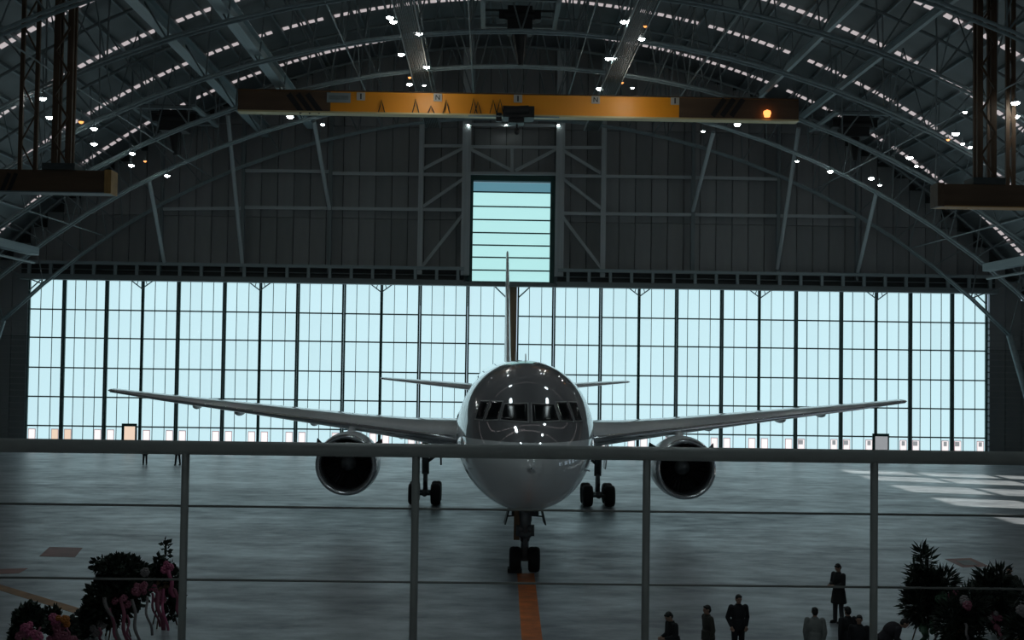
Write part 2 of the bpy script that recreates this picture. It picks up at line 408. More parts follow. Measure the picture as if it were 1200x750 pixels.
for a, c in (((190, 245), (285, 244)), ((285, 200), (387, 201)), ((285, 243), (545, 246)), ((387, 203), (545, 205)), ((493, 171), (545, 171)), ((657, 173), (707, 173)), ((657, 206), (812, 208)), ((657, 250), (1004, 254)), ((812, 208), (912, 210)),
             ((548, 203), (655, 204)), ((548, 172), (655, 173)), ((548, 146), (655, 147.5))):
    seg('girt', a, c, 0.26, 'steel_pale')
for a, c in (((496, 198), (544, 173)), ((496, 242), (544, 209)), ((494, 313), (543, 251)), ((659, 176), (704, 203)), ((659, 209), (704, 244)), ((659, 254), (705, 315)),
             ((550, 174), (600, 200)), ((652, 175), (604, 200)), ((600, 173), (600, 202))):
    seg('diagonal_brace', a, c, 0.26, 'steel_pale')
slab('cladding_panel', (TL - 1.7, YW + .5, zh), (TL - .05, YW + .56, TZ + 1.5), 'wall_b', wf); slab('cladding_panel', (TRt + .05, YW + .5, zh), (TRt + 1.7, YW + .56, TZ + 1.5), 'wall_b', wf)
slab('cladding_panel', (TL - 1.7, YW + .56, TZ + .4), (TRt + 1.7, YW + .62, TZ + 2.5), 'wall_b', wf)
for q in (-2.6, TRt - TL + .1): slab('backing_sheet', (TL + q, YW + .6, zh), (TL + q + 2.5, YW + .7, TZ + 1.5), 'steel_dark', wf)
# slanting props from the last truss down to the header
for pxa, pya, pxb, pyb, Ya in ((175, 212, 193, 310, 104), (267, 135, 284, 310, 104), (368, 142, 386, 245, 104), (936, 150, 911, 315, 104), (1027, 226, 1005, 320, 104), (836, 155, 812, 247, 104)):
    member('prop', at(pxa, pya, Ya), at(pxb, pyb, YC - .2), 0.34, 0.34, 'steel_pale', wf, 'rod')
# header over the doors
tr = empty('trim_1', (X0, YW, zh), kind='structure')
for (xa, xb) in ((DL - .5, TL - .4), (TRt + .4, DR + .5)):
    slab('header_chord', (xa, YW - 1.5, zh - .35), (xb, YW - .25, zh + .12), 'steel', tr)
    slab('header_chord', (xa, YW - 1.4, zh + 1.0), (xb, YW - .9, zh + 1.28), 'steel_light', tr)
    slab('header_chord', (xa, YW - 1.0, zh + .55), (xb, YW - .7, zh + .62), 'steel', tr)
    slab('header_plate', (xa, YW - .65, zh + .1), (xb, YW - .5, zh + 1.2), 'steel_dark', tr)
    x = xa + .9
    while x < xb:
        slab('header_post', (x - .13, YW - 1.38, zh + .1), (x + .13, YW - 1.1, zh + 1.0), 'steel_light', tr); x += 1.86
slab('header_chord', (TL - .4, YW - 1.3, zh - .35), (TRt + .4, YW - .25, zh - .02), 'steel', tr)
# --- hangar door leaves: pane by pane
ZTOP = zh - 0.3
rows = [at(300, y, YW).z for y in (502, 468, 434, 399, 366)]
zr = [0.12] + rows + [ZTOP]
thick = [32, 74, 124, 208, 262, 348, 402, 491, 547, 593]
thick2 = [605, 648, 703, 792, 845, 932, 985, 1066, 1115, 1156]
mids = {124: 166, 262: 304, 402: 446, 703: 748, 845: 889, 985: 1026}
def dx(px): return at(px, 430, YW).x
dn = 0
b = MB(); b.box((-.5, -.5, 0), (.5, .5, 1)); pane_mesh = b.mesh('pane', 'pane')
def pane(parent, x0, x1, z0, z1, m='pane', y=YW, name='pane'):
    o = slab(name, (x0, y, z0), (x1, y + .05, z1), m, parent); return o
for T in (thick, thick2):
    for k in range(len(T) - 1):
        a, c = T[k], T[k+1]; dn += 1
        xa, xb = dx(a), dx(c)
        D = empty('door_%d' % dn, ((xa + xb) / 2, YW, 0), kind='structure')
        pw = 0.16
        if a in mids:
            xm = dx(mids[a]); secs = [(xa, xm, 3), (xm, xb, 3)]
            slab('mid_post', (xm - .12, YW - .2, 0), (xm + .12, YW + .1, ZTOP), 'door_green', D)
            for s in (-1, 1):
                member('knee_brace', (xm, YW - .5, zh - 1.0), (xm + s * .95, YW - .5, zh - .3), 0.1, 0.1, 'steel', D, 'rod')
                member('knee_brace', (xm + s * .35, YW - .5, zh - .35), (xm + s * .45, YW - .5, zh - .72), 0.07, 0.07, 'steel', D, 'rod')
            member('knee_brace', (xm, YW - .5, zh - 1.0), (xm, YW - .5, zh - .2), 0.14, 0.14, 'steel', D, 'rod')
        else:
            nc = 4 if (c - a) > 48 else 3; secs = [(xa, xb, nc)]
        slab('stile', (xa + .02, YW - .25, 0), (xa + pw, YW + .12, ZTOP), 'door_green', D)
        slab('stile', (xb - pw, YW - .25, 0), (xb - .02, YW + .12, ZTOP), 'door_green', D)
        slab('bottom_rail', (xa, YW - .15, 0), (xb, YW + .1, .12), 'door_green', D)
        for z in rows: slab('transom', (xa + pw, YW - .1, z - .06), (xb - pw, YW + .06, z + .06), 'door_green', D)
        small = []
        for (s0, s1, nc) in secs:
            for j in range(nc):
                x0, x1 = s0 + (s1 - s0) * j / nc, s0 + (s1 - s0) * (j + 1) / nc
                if j: slab('mullion', (x0 - .026, YW - .06, .1), (x0 + .026, YW + .06, ZTOP), 'door_green', D)
                for zi in range(6):
                    pane(D, x0 + .01, x1 - .01, zr[zi] + .01, zr[zi+1] - .01)
            small += [(s0 + .30, s0 + .82), (s1 - .82, s1 - .30)] if s1 - s0 > 2.5 else []
        for q, (x0, x1) in enumerate(small):
            pm = 'clearpane'
            if a in (32, 74) and q < 2: pm = 'warmpane' if (a == 32 and q == 1) or (a == 74 and q == 0) else 'clearpane'
            fr = slab('vision_frame', (x0 - .05, YW - .05, .42), (x1 + .05, YW - .005, 1.40), 'pinkframe', D)
            slab('vision_pane', (x0, YW - .07, .48), (x1, YW - .052, 1.34), pm, D)
            if a >= 932: slab('vision_pane', (x0 + (.1 if q % 2 else 0), YW - .085, .9), (x1 - .12, YW - .072, 1.30), 'darkpane', D)
        if a in (124, 985):                                  # small wicket door
            q = (148, 161) if a == 124 else (1025, 1040)
            x0, x1 = dx(q[0]), dx(q[1])
            slab('wicket_frame', (x0 - .22, YW - .2, 0), (x1 + .12, YW - .1, 1.95), 'door_green', D)
            slab('wicket_pane', (x0 + .02, YW - .22, .25), (x1 - .02, YW - .2, 1.7), 'warmpane' if a == 124 else 'darkpane', D)
# centre pillar and end brackets
cp = empty('trim_2', (dx(599), YW, 0), kind='structure')
slab('pillar', (dx(594), YW - .3, 0), (dx(604.5), YW + .3, ZTOP + .3), 'brown', cp)
for px, s in ((592, -1), (606, 1), (34, 1), (1154, -1)):
    x = dx(px); member('knee_brace', (x, YW - .5, zh - 1.3), (x + s * 1.0, YW - .5, zh - .35), 0.12, 0.12, 'steel', cp, 'rod')
# tail slot above the doors
dn += 1
D = empty('door_%d' % dn, ((TL + TRt) / 2, YW, zh), kind='structure')
xa, xb = at(554, 272, YW).x, at(644.5, 272, YW).x
ys = [330.5, 316.8, 301.7, 287.4, 272.8, 257.5, 242, 225, 213]
zz = [at(600, y, YW).z for y in ys]
for k in range(8):
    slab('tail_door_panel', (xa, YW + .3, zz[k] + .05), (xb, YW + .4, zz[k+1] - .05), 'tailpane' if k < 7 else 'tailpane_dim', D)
    slab('panel_joint', (xa, YW + .22, zz[k] - .06), (xb, YW + .42, zz[k] + .06), 'door_green', D)
slab('jamb', (TL - .1, YW - .5, zh), (xa, YW + .6, zz[-1] + .4), 'door_green', D)
slab('jamb', (xb, YW - .5, zh), (TRt + .1, YW + .6, zz[-1] + .4), 'door_green', D)
slab('lintel', (TL - .1, YW - .5, zz[-1]), (TRt + .1, YW + .6, zz[-1] + .5), 'door_green', D)
# --- side walls; the one on the right has tall sunlit windows
wl = empty('wall_left', (XL, 50, 0), kind='structure')
slab('wall_sheet', (XL - .3, YB, 0), (XL, YW + .5, ZS + .3), 'wall', wl)
wr = empty('wall_right', (XR, 50, 0), kind='structure')
SH = (XR - 26.3) * (-az.y / az.x)                            # shift of the sun patches along the hangar
wins = [(97 - SH * -1 * -1 - 4.7 , 97 - SH)] 
wy = []
for far in (97.0, 91.2, 84.1, 76.4, 68.3, 60.5): wy.append((far - SH - (4.1 if far > 85 else 4.6), far - SH))
WZ0, WZ1 = 3.6, (XR - 26.3) / az.x * math.tan(SUN_EL)
WZ1 = min(WZ1, 12.0)
prev = YB
for (y0, y1) in sorted(wy):
    slab('wall_sheet', (XR, prev, 0), (XR + .3, y0, ZS + .3), 'wall', wr); prev = y1
slab('wall_sheet', (XR, prev, 0), (XR + .3, YW + .5, ZS + .3), 'wall', wr)
for wi, (y0, y1) in enumerate(sorted(wy)):
    slab('wall_sheet', (XR, y0, 0), (XR + .3, y1, WZ0), 'wall', wr)
    slab('wall_sheet', (XR, y0, WZ1), (XR + .3, y1, ZS + .3), 'wall', wr)
    wn = empty('window_%d' % (wi + 1), (XR, (y0 + y1) / 2, WZ0), kind='structure')
    slab('pane', (XR + .14, y0, WZ0), (XR + .16, y1, WZ1), 'glass', wn)
    for k in range(4):
        z = WZ0 + (WZ1 - WZ0) * k / 3; slab('mullion', (XR + .08, y0, z - .1), (XR + .22, y1, z + .1), 'door_green', wn)
# back wall behind the gallery; its unseen glowing windows are added as fill light
wb = empty('wall_back', (X0, YB, 0), kind='structure')
slab('wall_sheet', (XL, YB - .3, 0), (XR, YB, ZS), 'wall', wb)
b = MB()
for i in range(40):
    xa = XL + (XR - XL) * i / 40; xb = XL + (XR - XL) * (i + 1) / 40
    b.add([V(p) - V((X0, YB, 0)) for p in ((xa, YB, ZS), (xb, YB, ZS), (xb, YB, roof_z(xb) + .2), (xa, YB, roof_z(xa) + .2), (xa, YB-.3, ZS), (xb, YB-.3, ZS), (xb, YB-.3, roof_z(xb) + .2), (xa, YB-.3, roof_z(xa) + .2))],
          [(3,2,1,0),(4,5,6,7),(0,1,5,4),(2,3,7,6)])
b.build('wall_sheet', 'wall', wb)
for i in range(12):
    x = XL + 5 + i * 7.4
    wn = empty('window_%d' % (i + 7), (x + 2.6, YB, 7.5), kind='structure')
    slab('pane', (x, YB + .02, 7.5), (x + 5.6, YB + .06, 11.8), 'fill_pane', wn)
    slab('mullion', (x + 2.75, YB + .06, 7.5), (x + 2.85, YB + .1, 11.8), 'door_green', wn)
# ================================================================== ROOF EQUIPMENT
def runway(x, m, label, w=.55, d=.95, ye=110.5):
    z = 27.6; t = empty('crane_runway_beam', (x, ye, z)); tag(t, label, 'beam', 'runway beams hanging under the trusses')
    slab('web_plate', (x - .06, 24, z - d/2), (x + .06, ye, z + d/2), m, t)
    slab('bottom_flange', (x - w/2, 24, z - d/2 - .1), (x + w/2, ye, z - d/2), m, t)
    slab('top_flange', (x - w/2, 24, z + d/2), (x + w/2, ye, z + d/2 + .08), m, t)
    for Y in TR: member('hanger', (x, Y, z + d/2), (x, Y, low_z(x) if low_z(x) > z + d/2 + .1 else z + d), .15, .15, 'steel', t)
xr = [at(312, 163, 110.5).x, at(365, 152, 106).x, at(935, 137, 101).x, at(905, 95, 88).x]
runway(xr[0], 'steel_light', 'thick grey runway beam running down to the steel door wall beside the yellow crane end', .75, .8)
runway(xr[1], 'steel_light', 'grey runway beam directly over the black-striped dim end of the yellow crane', .75, .8, ye=106)
runway(xr[2], 'steel_light', 'thin grey runway beam meeting the crane end that carries an amber beacon', .26, .3, 101)
runway(xr[3], 'steel_light', 'thin grey runway beam just inboard of the amber beacon crane end', .24, .3, 92)
for px, py, Y, lab in ((497, 105, 93, 'grey catwalk under the roof nearer the name plate end of the crane'), (712, 105, 93, 'grey catwalk under the roof nearer the beacon end of the crane')):
    x = at(px, py, Y).x; z = 27.8
    t = empty('catwalk', (x, 93, z)); tag(t, lab, 'catwalk', 'longitudinal catwalks under the roof')
    for q in range(-5, 6): slab('deck_slat', (x + q * .11 - .025, 24, z - .08), (x + q * .11 + .025, 108, z), 'steel_dark', t)
    for s in (-1, 1):
        slab('handrail', (x + s*.6 - .04, 24, z + .95), (x + s*.6 + .04, 108, z + 1.05), 'steel', t)
        slab('toe_board', (x + s*.6 - .03, 24, z - .15), (x + s*.6 + .03, 108, z + .1), 'steel', t)
        for Y in range(28, 108, 4): slab('stanchion', (x + s*.6 - .03, Y - .03, z), (x + s*.6 + .03, Y + .03, z + 1), 'steel', t)
# --- yellow bridge crane
YCR = 90.0
pL, pR = at(280, 131, YCR), at(934, 141, YCR); zb_ = (pL.z + pR.z) / 2; zt_ = zb_ + 1.45
cr = empty('overhead_crane', ((pL.x + pR.x) / 2, YCR, zb_)); tag(cr, 'long yellow overhead travelling crane bridge spanning across the roof above the airplane', 'crane')
slab('girder', (pL.x, YCR - .35, zb_), (pR.x, YCR + .35, zt_), 'yellow', cr)
slab('bottom_flange', (pL.x, YCR - .55, zb_ - .12), (pR.x, YCR + .5, zb_), 'cream', cr)
slab('top_flange', (pL.x, YCR - .45, zt_), (pR.x, YCR + .45, zt_ + .07), 'rust', cr)
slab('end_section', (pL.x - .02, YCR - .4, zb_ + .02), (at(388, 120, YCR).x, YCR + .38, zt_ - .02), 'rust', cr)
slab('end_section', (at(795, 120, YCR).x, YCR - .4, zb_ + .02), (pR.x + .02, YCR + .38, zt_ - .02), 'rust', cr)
for px in (346, 357, 368):
    member('hazard_stripe', at(px + 8, 132, YCR - .42), at(px - 8, 110, YCR - .42), .36, .03, 'black', cr)
for px in (841, 852, 863):
    member('hazard_stripe', at(px - 6, 136, YCR - .42), at(px + 8, 116, YCR - .42), .36, .03, 'black', cr)
def glyph_N(b, x, z, s, y):
    b.bar((x - s*.3, y, z - s*.4), (x - s*.3, y, z + s*.4), s*.16, .01, 1); b.bar((x + s*.3, y, z - s*.4), (x + s*.3, y, z + s*.4), s*.16, .01, 1)
    b.bar((x - s*.3, y, z + s*.4), (x + s*.3, y, z - s*.4), s*.14, .01, 1, hint=V((0, 1, 0)))
for i, px in enumerate((423, 513, 607, 698, 791)):
    p = at(px, 115.5 + (px - 600) * .0143, YCR - .4) - cr.location
    b = MB(); b.box((p.x - .3, p.y - .03, p.z - .28), (p.x + .3, p.y, p.z + .28), 0)
    if i in (1, 3): glyph_N(b, p.x, p.z, .42, p.y - .04)
    else:
        b.box((p.x - .05, p.y - .04, p.z - .2), (p.x + .05, p.y - .03, p.z + .2), 1)
    b.build('placard', ['placard', 'black'], cr)
p0 = at(383, 120, YCR - .42); p1 = at(411, 109, YCR - .42)
slab('name_plate', (p0.x, YCR - .47, p0.z), (p1.x, YCR - .42, p1.z), 'steel_light', cr)
slab('name_plate', (p0.x + .15, YCR - .5, p0.z + .2), (p1.x - .15, YCR - .47, p1.z - .2), 'steel', cr)
# trolley, hook block and festoon
tp = at(606, 130, YCR); t = MB(); o = cr.location
def rel(x, y, z): return (x - o.x, y - o.y, z - o.z)
t.box(rel(tp.x - 1.0, YCR - .9, zb_ - .25), rel(tp.x + 1.2, YCR + .9, zb_ + .55)); t.box(rel(tp.x - .6, YCR - .7, zb_ - .6), rel(tp.x + .5, YCR + .5, zb_ - .2))
t.tube([rel(tp.x - .9, YCR - .9, zb_ + .2), rel(tp.x + .8, YCR - .9, zb_ + .3)], .3, 12)
t.box(rel(tp.x - 1.5, YCR - .6, zb_ - .5), rel(tp.x - 1.1, YCR - .2, zb_ + .1))
t.build('trolley', 'black', cr)
t = MB(); t.tube([rel(tp.x, YCR, zb_ - .6), rel(tp.x, YCR, zb_ - 1.1)], .06, 6); t.ell(rel(tp.x, YCR, zb_ - 1.1), (.2, .15, .25)); t.build('hook_block', 'black', cr)
slab('inner_rail', (at(549, 133, YCR).x, YCR - .6, zb_ - .2), (at(655, 133, YCR).x, YCR - .5, zb_ - .1), 'steel_light', cr)
b = MB()
for px, hh in ((447, 16), (487, 17), (505, 9), (523, 16), (555, 18), (560, 14), (578, 16), (586, 17)):
    pa = at(px - 4, 133, YCR - .5); pb = at(px, 133 - hh, YCR - .5); pc = at(px + 4, 133, YCR - .5)
    pts = [pa - o, pa.lerp(pb, .6) - o + V((.02, 0, 0)), pb - o, pc.lerp(pb, .6) - o, pc - o]
    b.tube(pts, .035, 5)
b.build('festoon_cable', 'black', cr)
bp = at(899, 132.5, YCR - .6) - o
b = MB(); b.rev([(-.3, .02), (-.28, .2), (0, .28), (.14, .25), (.24, .02)], bp, 'z', 12); b.build('beacon', 'beacon', cr, True)
# --- suspended maintenance platforms (box arm + lattice mast)
def platform(px0, px1, pyb, pyt, mast, thin, endside, label):
    Y = 68.0; a = at(px0, pyb, Y); c = at(px1, pyb, Y); z0 = (a.z + c.z) / 2; z1 = z0 + (pyb - pyt) / F * Y
    t = empty('suspended_platform', ((a.x + c.x) / 2, Y, z0)); tag(t, label, 'platform', 'platforms hung from the roof on masts')
    slab('box_arm', (a.x, Y - .5, z0 + .06), (c.x, Y + .5, z1), 'rust', t)
    slab('bottom_flange', (a.x, Y - .6, z0), (c.x, Y + .6, z0 + .06), 'rust_light' if endside < 0 else 'steel', t)
    ex = c.x if endside > 0 else a.x
    slab('end_plate', (ex - .18, Y - .62, z0), (ex + .18, Y + .55, z1 + .04), 'rust_light' if endside > 0 else 'rust', t)
    cols = []
    for px in mast:
        x = at(px, 100, Y).x; cols.append(x)
        for dy in (-.5, .5):
            slab('mast_column', (x - .15, Y + dy * .5 - .1, z1), (x + .15, Y + dy * .5 + .1, roof_z(x) - .6), 'rust', t)
    z = z1 + .4; k = 0
    while z < 32:
        xa, xb = (cols[0], cols[1]) if k % 2 else (cols[1], cols[0])
        member('lattice_bar', (xa, Y - .5, z), (xb, Y - .5, z + 1.2), .1, .1, 'rust', t); z += 1.2; k += 1
    tc = []
    for px in thin:
        x = at(px, 100, Y).x; tc.append(x)
        slab('mast_column', (x - .1, Y + .4, z1), (x + .1, Y + .6, roof_z(x) - .6), 'rust', t)
    if len(tc) > 1:
        z = z1; k = 0
        while z < 30:
            xa, xb = (tc[0], tc[1]) if k % 2 else (tc[1], tc[0])
            member('lattice_bar', (xa, Y + .5, z), (xb, Y + .5, z + 1.6), .08, .08, 'rust', t); z += 1.6; k += 1
    if endside > 0:
        for px in (2, 10): member('hazard_stripe', at(px, 224, Y - .53), at(px + 9, 203, Y - .53), .2, .03, 'black', t)
    slab('carriage', (min(cols) - .5, Y - .7, z1), (max(cols) + .5, Y + .7, z1 + .35), 'steel_dark', t)
platform(-90, 130, 226.5, 200, (68, 84), (22, 40), 1, 'brown box platform with a bright ochre end plate, hung on a lattice mast')
platform(1098, 1290, 245, 218, (1146, 1162), (1185, 1192), -1, 'rusty brown box platform without ochre end plate, hung on a twin mast')
# --- hoist frames high in the roof
def hoist(px, py, Y, w, label, drop=1.6, blk=1.2):
    p = at(px, py, Y); t = empty('hoist_unit', (p.x, Y, p.z)); tag(t, label, 'hoist', 'hoist frames under the roof')
    for s in (-1, 1):
        member('side_beam', (p.x + s * w/2, Y - 4, p.z + .8), (p.x + s * w/2, Y + 4, p.z + .8), .22, .3, 'steel', t)
        member('cross_beam', (p.x - w/2, Y + s * 3.2, p.z + .8), (p.x + w/2, Y + s * 3.2, p.z + .8), .22, .3, 'steel', t)
        member('cross_beam', (p.x - w/2, Y + s * 1.2, p.z + 1.3), (p.x + w/2, Y + s * 1.2, p.z + 1.3), .15, .15, 'steel_dark', t)
        for yy in (-3.4, 3.4): member('hanger', (p.x + s * w/2, Y + yy, p.z + .8), (p.x + s * w/2, Y + yy, roof_z(p.x + s * w / 2) - .5), .12, .12, 'steel', t)
    b = MB(); b.box((-blk/2, -.8, -drop*.2), (blk/2, .8, 1.1)); b.box((-blk*.85, -.5, .3), (blk*.85, .5, .9)); b.tube([(0, 0, -drop*.2), (0.1, 0, -drop)], [.5, .18], 8)
    b.tube([(-blk*.6, -.6, .5), (blk*.6, -.6, .5)], .32, 10)
    b.build('winch', 'black', t)
hoist(205, 148, 96, 4.6, 'dark roof hoist in a grey frame past the thick runway beam', 2.2, 2.0)
hoist(1000, 155, 96, 4.6, 'dark roof hoist in a grey frame past the amber beacon', 2.2, 2.0)
hoist(609, 30, 82, 4.8, 'dark central roof hoist in a grey frame above the trolley of the yellow crane', 2.6, 1.6)
# longitudinal box beams at the haunches
for pa, pb, lab in (((40, 300), (0, 287), 'short grey box beam end above the door corner under the ochre ended platform'), ((1157, 319), (1200, 304), 'short grey box beam end above the sun patch side door corner')):
    p = at(*pa, 97.0); q = at(*pb, 78.0) if False else V((p.x, 60, p.z))
    t = member('box_beam', (p.x, 60, p.z + .35), (p.x, 97, p.z + .35), .6, .75, 'steel_light'); tag(t, lab, 'beam')
    t2 = member('tie_beam', (p.x, 60, p.z - .5), (p.x, 97, p.z - .5), .2, .2, 'steel', ceiling, 'rod')
# --- lamps
lb = MB(); lb.rev([(.32, .03), (.3, .1), (.12, .14), (.02, .3), (0, .3)], (0, 0, 0), 'z', 14); lh = lb.mesh('lamp_housing', 'steel_light', True)
lb = MB(); lb.rev([(.0, .29), (-.09, .25), (-.16, .12), (-.18, .01)], (0, 0, 0), 'z', 14); ll = lb.mesh('lamp_lens', 'lamp', True)
lb = MB(); lb.rev([(.0, .2), (-.09, .18), (-.16, .1), (-.18, .01)], (0, 0, 0), 'z', 12); lbn = lb.mesh('amber_lens', 'beacon', True)
lb = MB(); lb.tube([(0, 0, .3), (0, 0, 1.0)], .04, 6); lst = lb.mesh('lamp_stem', 'steel', False)
lb = MB(); lb.rev([(.0, .29), (-.05, .25), (-.08, .12), (-.09, .01)], (0, 0, 0), 'z', 14); lfl = lb.mesh('flood_lens', 'flood', True)
def lamp(p, label, group, amber=False, s=1.0, flood=False):
    t = empty('ceiling_lamp', p); tag(t, label, 'lamp', group); t.scale = (s * .68,) * 3
    for n, me in (('housing', lh), ('lens', lbn if amber else lfl if flood else ll), ('stem', lst)):
        o = bpy.data.objects.new(n, me); COL.objects.link(o); o.parent = t
def lamp_px(px, py, label, group, amber=False, s=1.0):
    d = ray(px, py); lo = 40.0; hi = 111.0
    for _ in range(40):
        m = (lo + hi) / 2; p = CAM + d * (m / d.y)
        if abs(p.x - X0) < R and p.z > low_z(p.x) - .9: hi = m
        else: lo = m
    p = CAM + d * (hi / d.y); lamp(p + V((0, 0, .08)), label, group, amber, s)
ORD = ['highest', 'second highest', 'third highest', 'fourth highest', 'fifth highest', 'sixth highest', 'seventh highest', 'eighth highest', 'ninth highest', 'tenth highest', 'eleventh highest', 'lowest']
for i, (px, py) in enumerate(((457, 22), (461, 27), (491, 41), (470, 65), (500, 80), (480, 100))):
    lamp_px(px, py, ORD[i] + ' white lamp along the catwalk nearer the name plate end of the crane', 'lamps along the fin side catwalk')
for i, (px, py) in enumerate(((731, 27), (752, 47), (713, 70), (718, 70), (702, 105))):
    lamp_px(px, py, ORD[i] + ' white lamp along the catwalk nearer the beacon end of the crane', 'lamps along the second catwalk', s=.85 if px == 718 else 1)
for i, (px, py) in enumerate(((50, 117), (58, 139), (110, 152), (110, 170), (155, 181), (154, 195), (196, 207))):
    lamp_px(px, py, ORD[i] + ' of the small white lamps around the ochre ended platform', 'lamps round the ochre ended platform')
for i, (px, py) in enumerate(((1190, 122), (1131, 133), (1190, 138), (1120, 158), (1128, 170), (1137, 174), (1066, 186), (934, 190), (1074, 196), (973, 202), (1021, 210), (1031, 218))):
    lamp_px(px, py, ORD[i] + ' of the small white lamps around the rusty twin mast platform', 'lamps round the twin mast platform', s=1.1 if px in (973, 1021, 1066, 1190, 1120) else .65)
for px, py, lab in ((340, 138, 'white lamp hanging just below the dim striped end of the crane'), (378, 147, 'smaller white lamp below the crane, beside a slanting prop'),
                    (864, 147, 'white lamp hanging just below the beacon end of the crane'), (824, 155, 'smaller white lamp below the crane on the beacon side')):
    lamp_px(px, py, lab, 'lamps under the crane', s=1.2 if px in (340, 864) else .8)
for px, py, lab in ((95, 144, 'red glowing lamp beside the mast of the ochre ended platform'), (170, 190, 'tiny amber lamp under the roof above the door corner'), (480, 92, 'tiny amber lamp at the catwalk nearer the name plate'),
                    (756, 32, 'small amber lamp high beside the catwalk past the trolley'), (729, 98, 'small amber lamp low on the catwalk past the trolley'), (1111, 165, 'small amber lamp among the roof dashes by the twin mast')):
    lamp_px(px, py, lab, 'amber lamps', True, .8 if px != 95 else 1.1)
for i, (px, py, lab) in enumerate(((497, 100, 'white work lamp over the brightest orange stretch of the crane, name plate end'), (741, 103, 'white work lamp over the orange stretch of the crane, beacon end'))):
    p = at(px, py, YCR - 3.2); lamp(p, lab, 'work lamps over the crane girder', s=.55)
    d_ = bpy.data.lights.new('work_light', 'POINT'); d_.energy = 95; d_.color = (1, .93, .8); d_.shadow_soft_size = .12
    o_ = bpy.data.objects.new('work_light', d_); COL.objects.link(o_); o_.location = p + V((0, -.1, -.25))
for px, lb_ in ((549, 'at its name plate end'), (593, 'at its middle'), (654, 'at its beacon end')):
    p = at(px, 146.5, YC - .3); lamp(p, 'tiny white lamp on the bar above the tail opening, ' + lb_, 'lamps above the tail opening', s=.35)
for x in (-5.6, 9.8):
    for k in range(9):
        lamp(V((x + random.uniform(-.8, .8), 3 + k * 6.4 + random.uniform(-1, 1), min(26.3, low_z(x) - .9))), 'round white roof lamp mirrored as a dot in the dark airplane nose', 'lamps over the gallery side of the hangar', s=3.5, flood=True)
# ================================================================== AIRPLANE
PX, PY = 1.47, 42.0
plane = empty('airplane', (PX, PY, 0), 0.0035); tag(plane, 'large white twin-engine passenger airplane with a dark upper nose, parked head-on in the hangar', 'airplane')
ST = [(0.0, 4.30, 4.20, .03), (.08, 4.62, 3.92, .38), (.25, 4.88, 3.66, .66), (.5, 5.10, 3.44, .93), (1.0, 5.42, 3.14, 1.32), (1.6, 5.76, 2.88, 1.64), (2.2, 6.22, 2.70, 1.88),
      (2.8, 6.74, 2.56, 2.07), (3.4, 7.16, 2.46, 2.23), (4.2, 7.48, 2.37, 2.37), (5.2, 7.70, 2.29, 2.49), (6.5, 7.82, 2.23, 2.58), (8, 7.86, 2.2, 2.62), (20, 7.86, 2.2, 2.62),
      (34, 7.86, 2.2, 2.62), (38, 7.86, 2.45, 2.58), (42, 7.82, 3.1, 2.32), (46, 7.75, 4.1, 1.85), (50, 7.6, 5.25, 1.15), (53, 7.4, 6.2, .6), (54.8, 7.15, 6.75, .2)]
ST = [(a, t_, b_, w * 1.015) for a, t_, b_, w in ST]
def interp(s):
    # Catmull-Rom on non-uniform stations (monotone enough)
    for i in range(len(ST) - 1):
        if ST[i][0] <= s <= ST[i+1][0]: break
    a = ST[max(i-1, 0)]; b_ = ST[i]; c = ST[i+1]; d = ST[min(i+2, len(ST)-1)]
    h = c[0] - b_[0]; t = (s - b_[0]) / h; out = []
    for k in (1, 2, 3):
        m0 = (c[k] - a[k]) / max(c[0] - a[0], 1e-6) * h; m1 = (d[k] - b_[k]) / max(d[0] - b_[0], 1e-6) * h
        if i == 0: m0 = (c[k] - b_[k]) * 1.6
        out.append((2*t**3 - 3*t**2 + 1) * b_[k] + (t**3 - 2*t**2 + t) * m0 + (-2*t**3 + 3*t**2) * c[k] + (t**3 - t**2) * m1)
    return out
def inside(s, x, z):
    tp_, bt, hw = interp(s); zc = (tp_ + bt) / 2; hh = (tp_ - bt) / 2
    return (x / hw)**2 + ((z - zc) / hh)**2 < 1
def surf(x, z):
    lo, hi = 0.0, 8.0
    for _ in range(40):
        m = (lo + hi) / 2
        if inside(m, x, z): hi = m
        else: lo = m
    return hi
ss = [0, .03, .08, .15, .25, .37, .5, .7, .9, 1.1, 1.35, 1.6, 1.85, 2.1, 2.35, 2.6, 2.85, 3.1, 3.4, 3.7, 4.1, 4.6, 5.2, 5.8, 6.5, 7.2, 8, 10] + list(range(12, 35, 3)) + [34, 36, 38, 40, 42, 44, 46, 48, 50, 51.5, 53, 54, 54.8]
NS = 64; b = MB(); vs = []; fs = []
for s in ss:
    tp_, bt, hw = interp(s); zc = (tp_ + bt) / 2; hh = (tp_ - bt) / 2
    for k in range(NS):
        t = 2 * math.pi * k / NS; vs.append((hw * math.sin(t), s, zc + hh * math.cos(t)))
for i in range(len(ss) - 1):
    for k in range(NS):
        k2 = (k + 1) % NS; fs.append((i*NS+k, i*NS+k2, (i+1)*NS+k2, (i+1)*NS+k))
fs.append(tuple(range(NS))); fs.append(tuple((len(ss)-1)*NS + k for k in range(NS - 1, -1, -1)))
b.add(vs, fs); b.build('fuselage', 'fuselage', plane, True, label='white fuselage with dark glossy upper nose')
